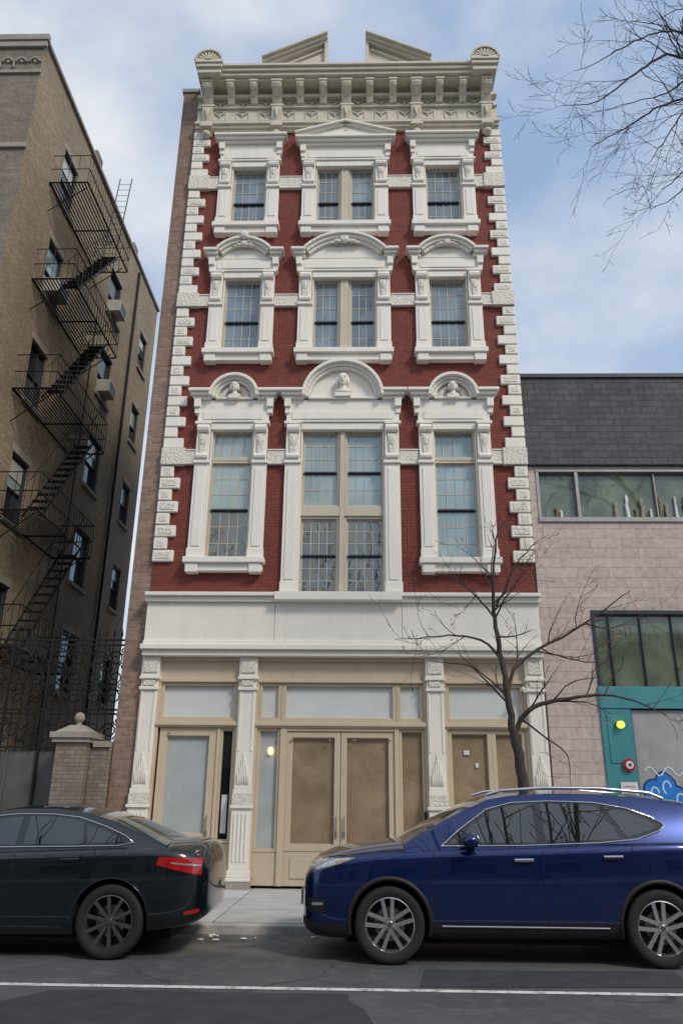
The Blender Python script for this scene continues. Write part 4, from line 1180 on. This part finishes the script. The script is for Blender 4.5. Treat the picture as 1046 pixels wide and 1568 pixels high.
SE = dict(L=4.80, W=.90, paint=M['paintdark'], clad=-1, r=.36, arch=.405, wx=(.98, 3.79), lipr=.006, lipmat=M['paintdark'], lipoff=-.002,
  st=[(0, .55, .34, .62, .66), (.08, .72, .26, .70, .76), (.25, .83, .22, .78, .85), (.6, .89, .2, .86, .93), (1.2, .90, .19, .95, 1.02), (1.8, .90, .19, 1.00, 1.03), (2.6, .90, .19, 1.03, 1.04),
      (3.4, .90, .20, 1.06, 1.08), (3.9, .90, .22, 1.075, 1.13), (4.25, .885, .25, 1.08, 1.155), (4.5, .85, .28, 1.06, 1.155), (4.66, .76, .32, 1.0, 1.145), (4.76, .60, .38, .90, 1.09), (4.80, .40, .46, .80, .88)],
  gz=1.0, gy=.83, gk=.44,
  out=[(1.20, 1.0), (1.35, 1.06), (1.65, 1.21), (1.95, 1.34), (2.25, 1.43), (2.6, 1.465), (3.0, 1.47), (3.35, 1.435), (3.7, 1.345), (3.95, 1.25), (4.18, 1.16), (4.32, 1.11)],
  ws=(1, 2, 3), rw=(8, 9),
  dlo=[(1.62, 1.05), (1.95, 1.24), (2.25, 1.365), (2.6, 1.40), (3.0, 1.40), (3.3, 1.37), (3.6, 1.285), (3.85, 1.19), (3.95, 1.125), (3.8, 1.09), (3.2, 1.075), (2.4, 1.06)],
  win=[[(1.85, 1.09), (2.05, 1.24), (2.28, 1.335), (2.66, 1.375), (2.66, 1.085)],
       [(2.74, 1.09), (2.74, 1.375), (3.0, 1.375), (3.25, 1.35), (3.36, 1.315), (3.40, 1.10)],
       [(3.43, 1.105), (3.40, 1.30), (3.58, 1.255), (3.80, 1.165), (3.83, 1.125)]],
  gaps=[[(1.58, 1.02), (1.52, .7), (1.58, .36)], [(2.70, 1.06), (2.70, .7), (2.72, .33)], [(3.56, 1.07), (3.58, .92), (3.40, .74)], [(1.58, .31), (3.3, .31)],
        [(4.18, .98), (4.24, .80), (4.24, .62), (4.6, .60)], [(1.2, .95), (3.0, .93), (4.2, 1.0)]],
  patches=[('tail_lamp', [[(4.24, .91), (4.70, .80), (4.70, .97), (4.27, .985)]], M['taillight'], .007),
           ('tail_lamp_inner', [[(4.40, .92), (4.69, .885), (4.69, .905), (4.40, .935)]], M['lens'], .011),
           ('headlamp', [[(.10, .64), (.5, .72), (.6, .80), (.14, .74)]], M['lens'], .007),
           ('rear_reflector', [[(4.56, .42), (4.70, .44), (4.70, .475), (4.56, .455)]], M['taillight'], .007)],
  lines=[('sill_bead', [[(1.5, .30), (3.3, .30)]], .008, M['paintdark'], .0)],  # thin raised bead along the sill in body paint
  handle=M['paintdark'], hx=[(2.45, .93), (3.32, .95)], mirror=M['paintdark'], mx=(1.95, 1.07), alloy=M['alloyD'], nsp=10, style='single')
E2, ys2 = make_car('parked_sedan', -6.07, -4.90, SE)
pl = Part('number_plate', [M['plate'], M['dark']], E2); pl.box(4.785, 4.797, -.15, .15, .60, .73, 0)
for k in range(6): pl.box(4.797, 4.80, -.12+.04*k, -.10+.04*k, .63, .69, 1)
pl.build()

# ================================================================== SKY + SUN
el, az = 42, 138
w = bpy.data.worlds.new("World"); scene.world = w; w.use_nodes = True
nt = w.node_tree; bg = nt.nodes["Background"]
sk = nt.nodes.new("ShaderNodeTexSky"); sk.sky_type = 'NISHITA'; sk.sun_disc = False
sk.sun_elevation = rad(el); sk.sun_rotation = rad(az); sk.air_density = 1.2; sk.dust_density = 1.0; sk.ozone_density = 1.8
tc = nt.nodes.new("ShaderNodeTexCoord"); mp = nt.nodes.new("ShaderNodeMapping"); mp.inputs["Scale"].default_value = (1.0, 1.0, 1.7)
mp.inputs["Location"].default_value = (.30, .1, .2)
nt.links.new(tc.outputs["Generated"], mp.inputs[0])
n1 = noise(nt, mp.outputs[0], 2.1, 8, .54)
cl = ramp(nt, n1, .37, .64)
n2 = noise(nt, mp.outputs[0], 5.0, 6, .5)
cc = mixc(nt, ramp(nt, n2, .3, .7), (5.0, 5.5, 6.3), (7.5, 7.5, 7.5))
sk2 = mixc(nt, .50, sk.outputs[0], (4.1, 5.6, 8.0))
o = mixc(nt, cl, sk2, cc)
nt.links.new(o, bg.inputs[0]); bg.inputs[1].default_value = .125
sl = bpy.data.lights.new('sun', 'SUN'); sl.energy = 2.0; sl.angle = rad(12); sl.color = (1, .91, .79)
so = bpy.data.objects.new('sun', sl); COL.objects.link(so)
sd = Vector((math.sin(rad(az))*math.cos(rad(el)), math.cos(rad(az))*math.cos(rad(el)), math.sin(rad(el))))
so.rotation_euler = sd.to_track_quat('Z', 'Y').to_euler(); so.location = sd*60

# ================================================================== CAMERA
cd = bpy.data.cameras.new('camera'); cam = bpy.data.objects.new('camera', cd); COL.objects.link(cam)
cd.sensor_fit = 'VERTICAL'; cd.sensor_height = 36; cd.lens = 27.08; cd.clip_end = 2000; cd.clip_start = .05
mtx = Matrix.Rotation(rad(1.5), 4, 'Z') @ Matrix.Rotation(rad(90+20.5), 4, 'X') @ Matrix.Rotation(rad(.58), 4, 'Z')
cam.matrix_world = Matrix.Translation((.36, -14.8, 1.58)) @ mtx
scene.camera = cam
scene.view_settings.view_transform = 'Standard'; scene.view_settings.look = 'None'; scene.view_settings.exposure = 0
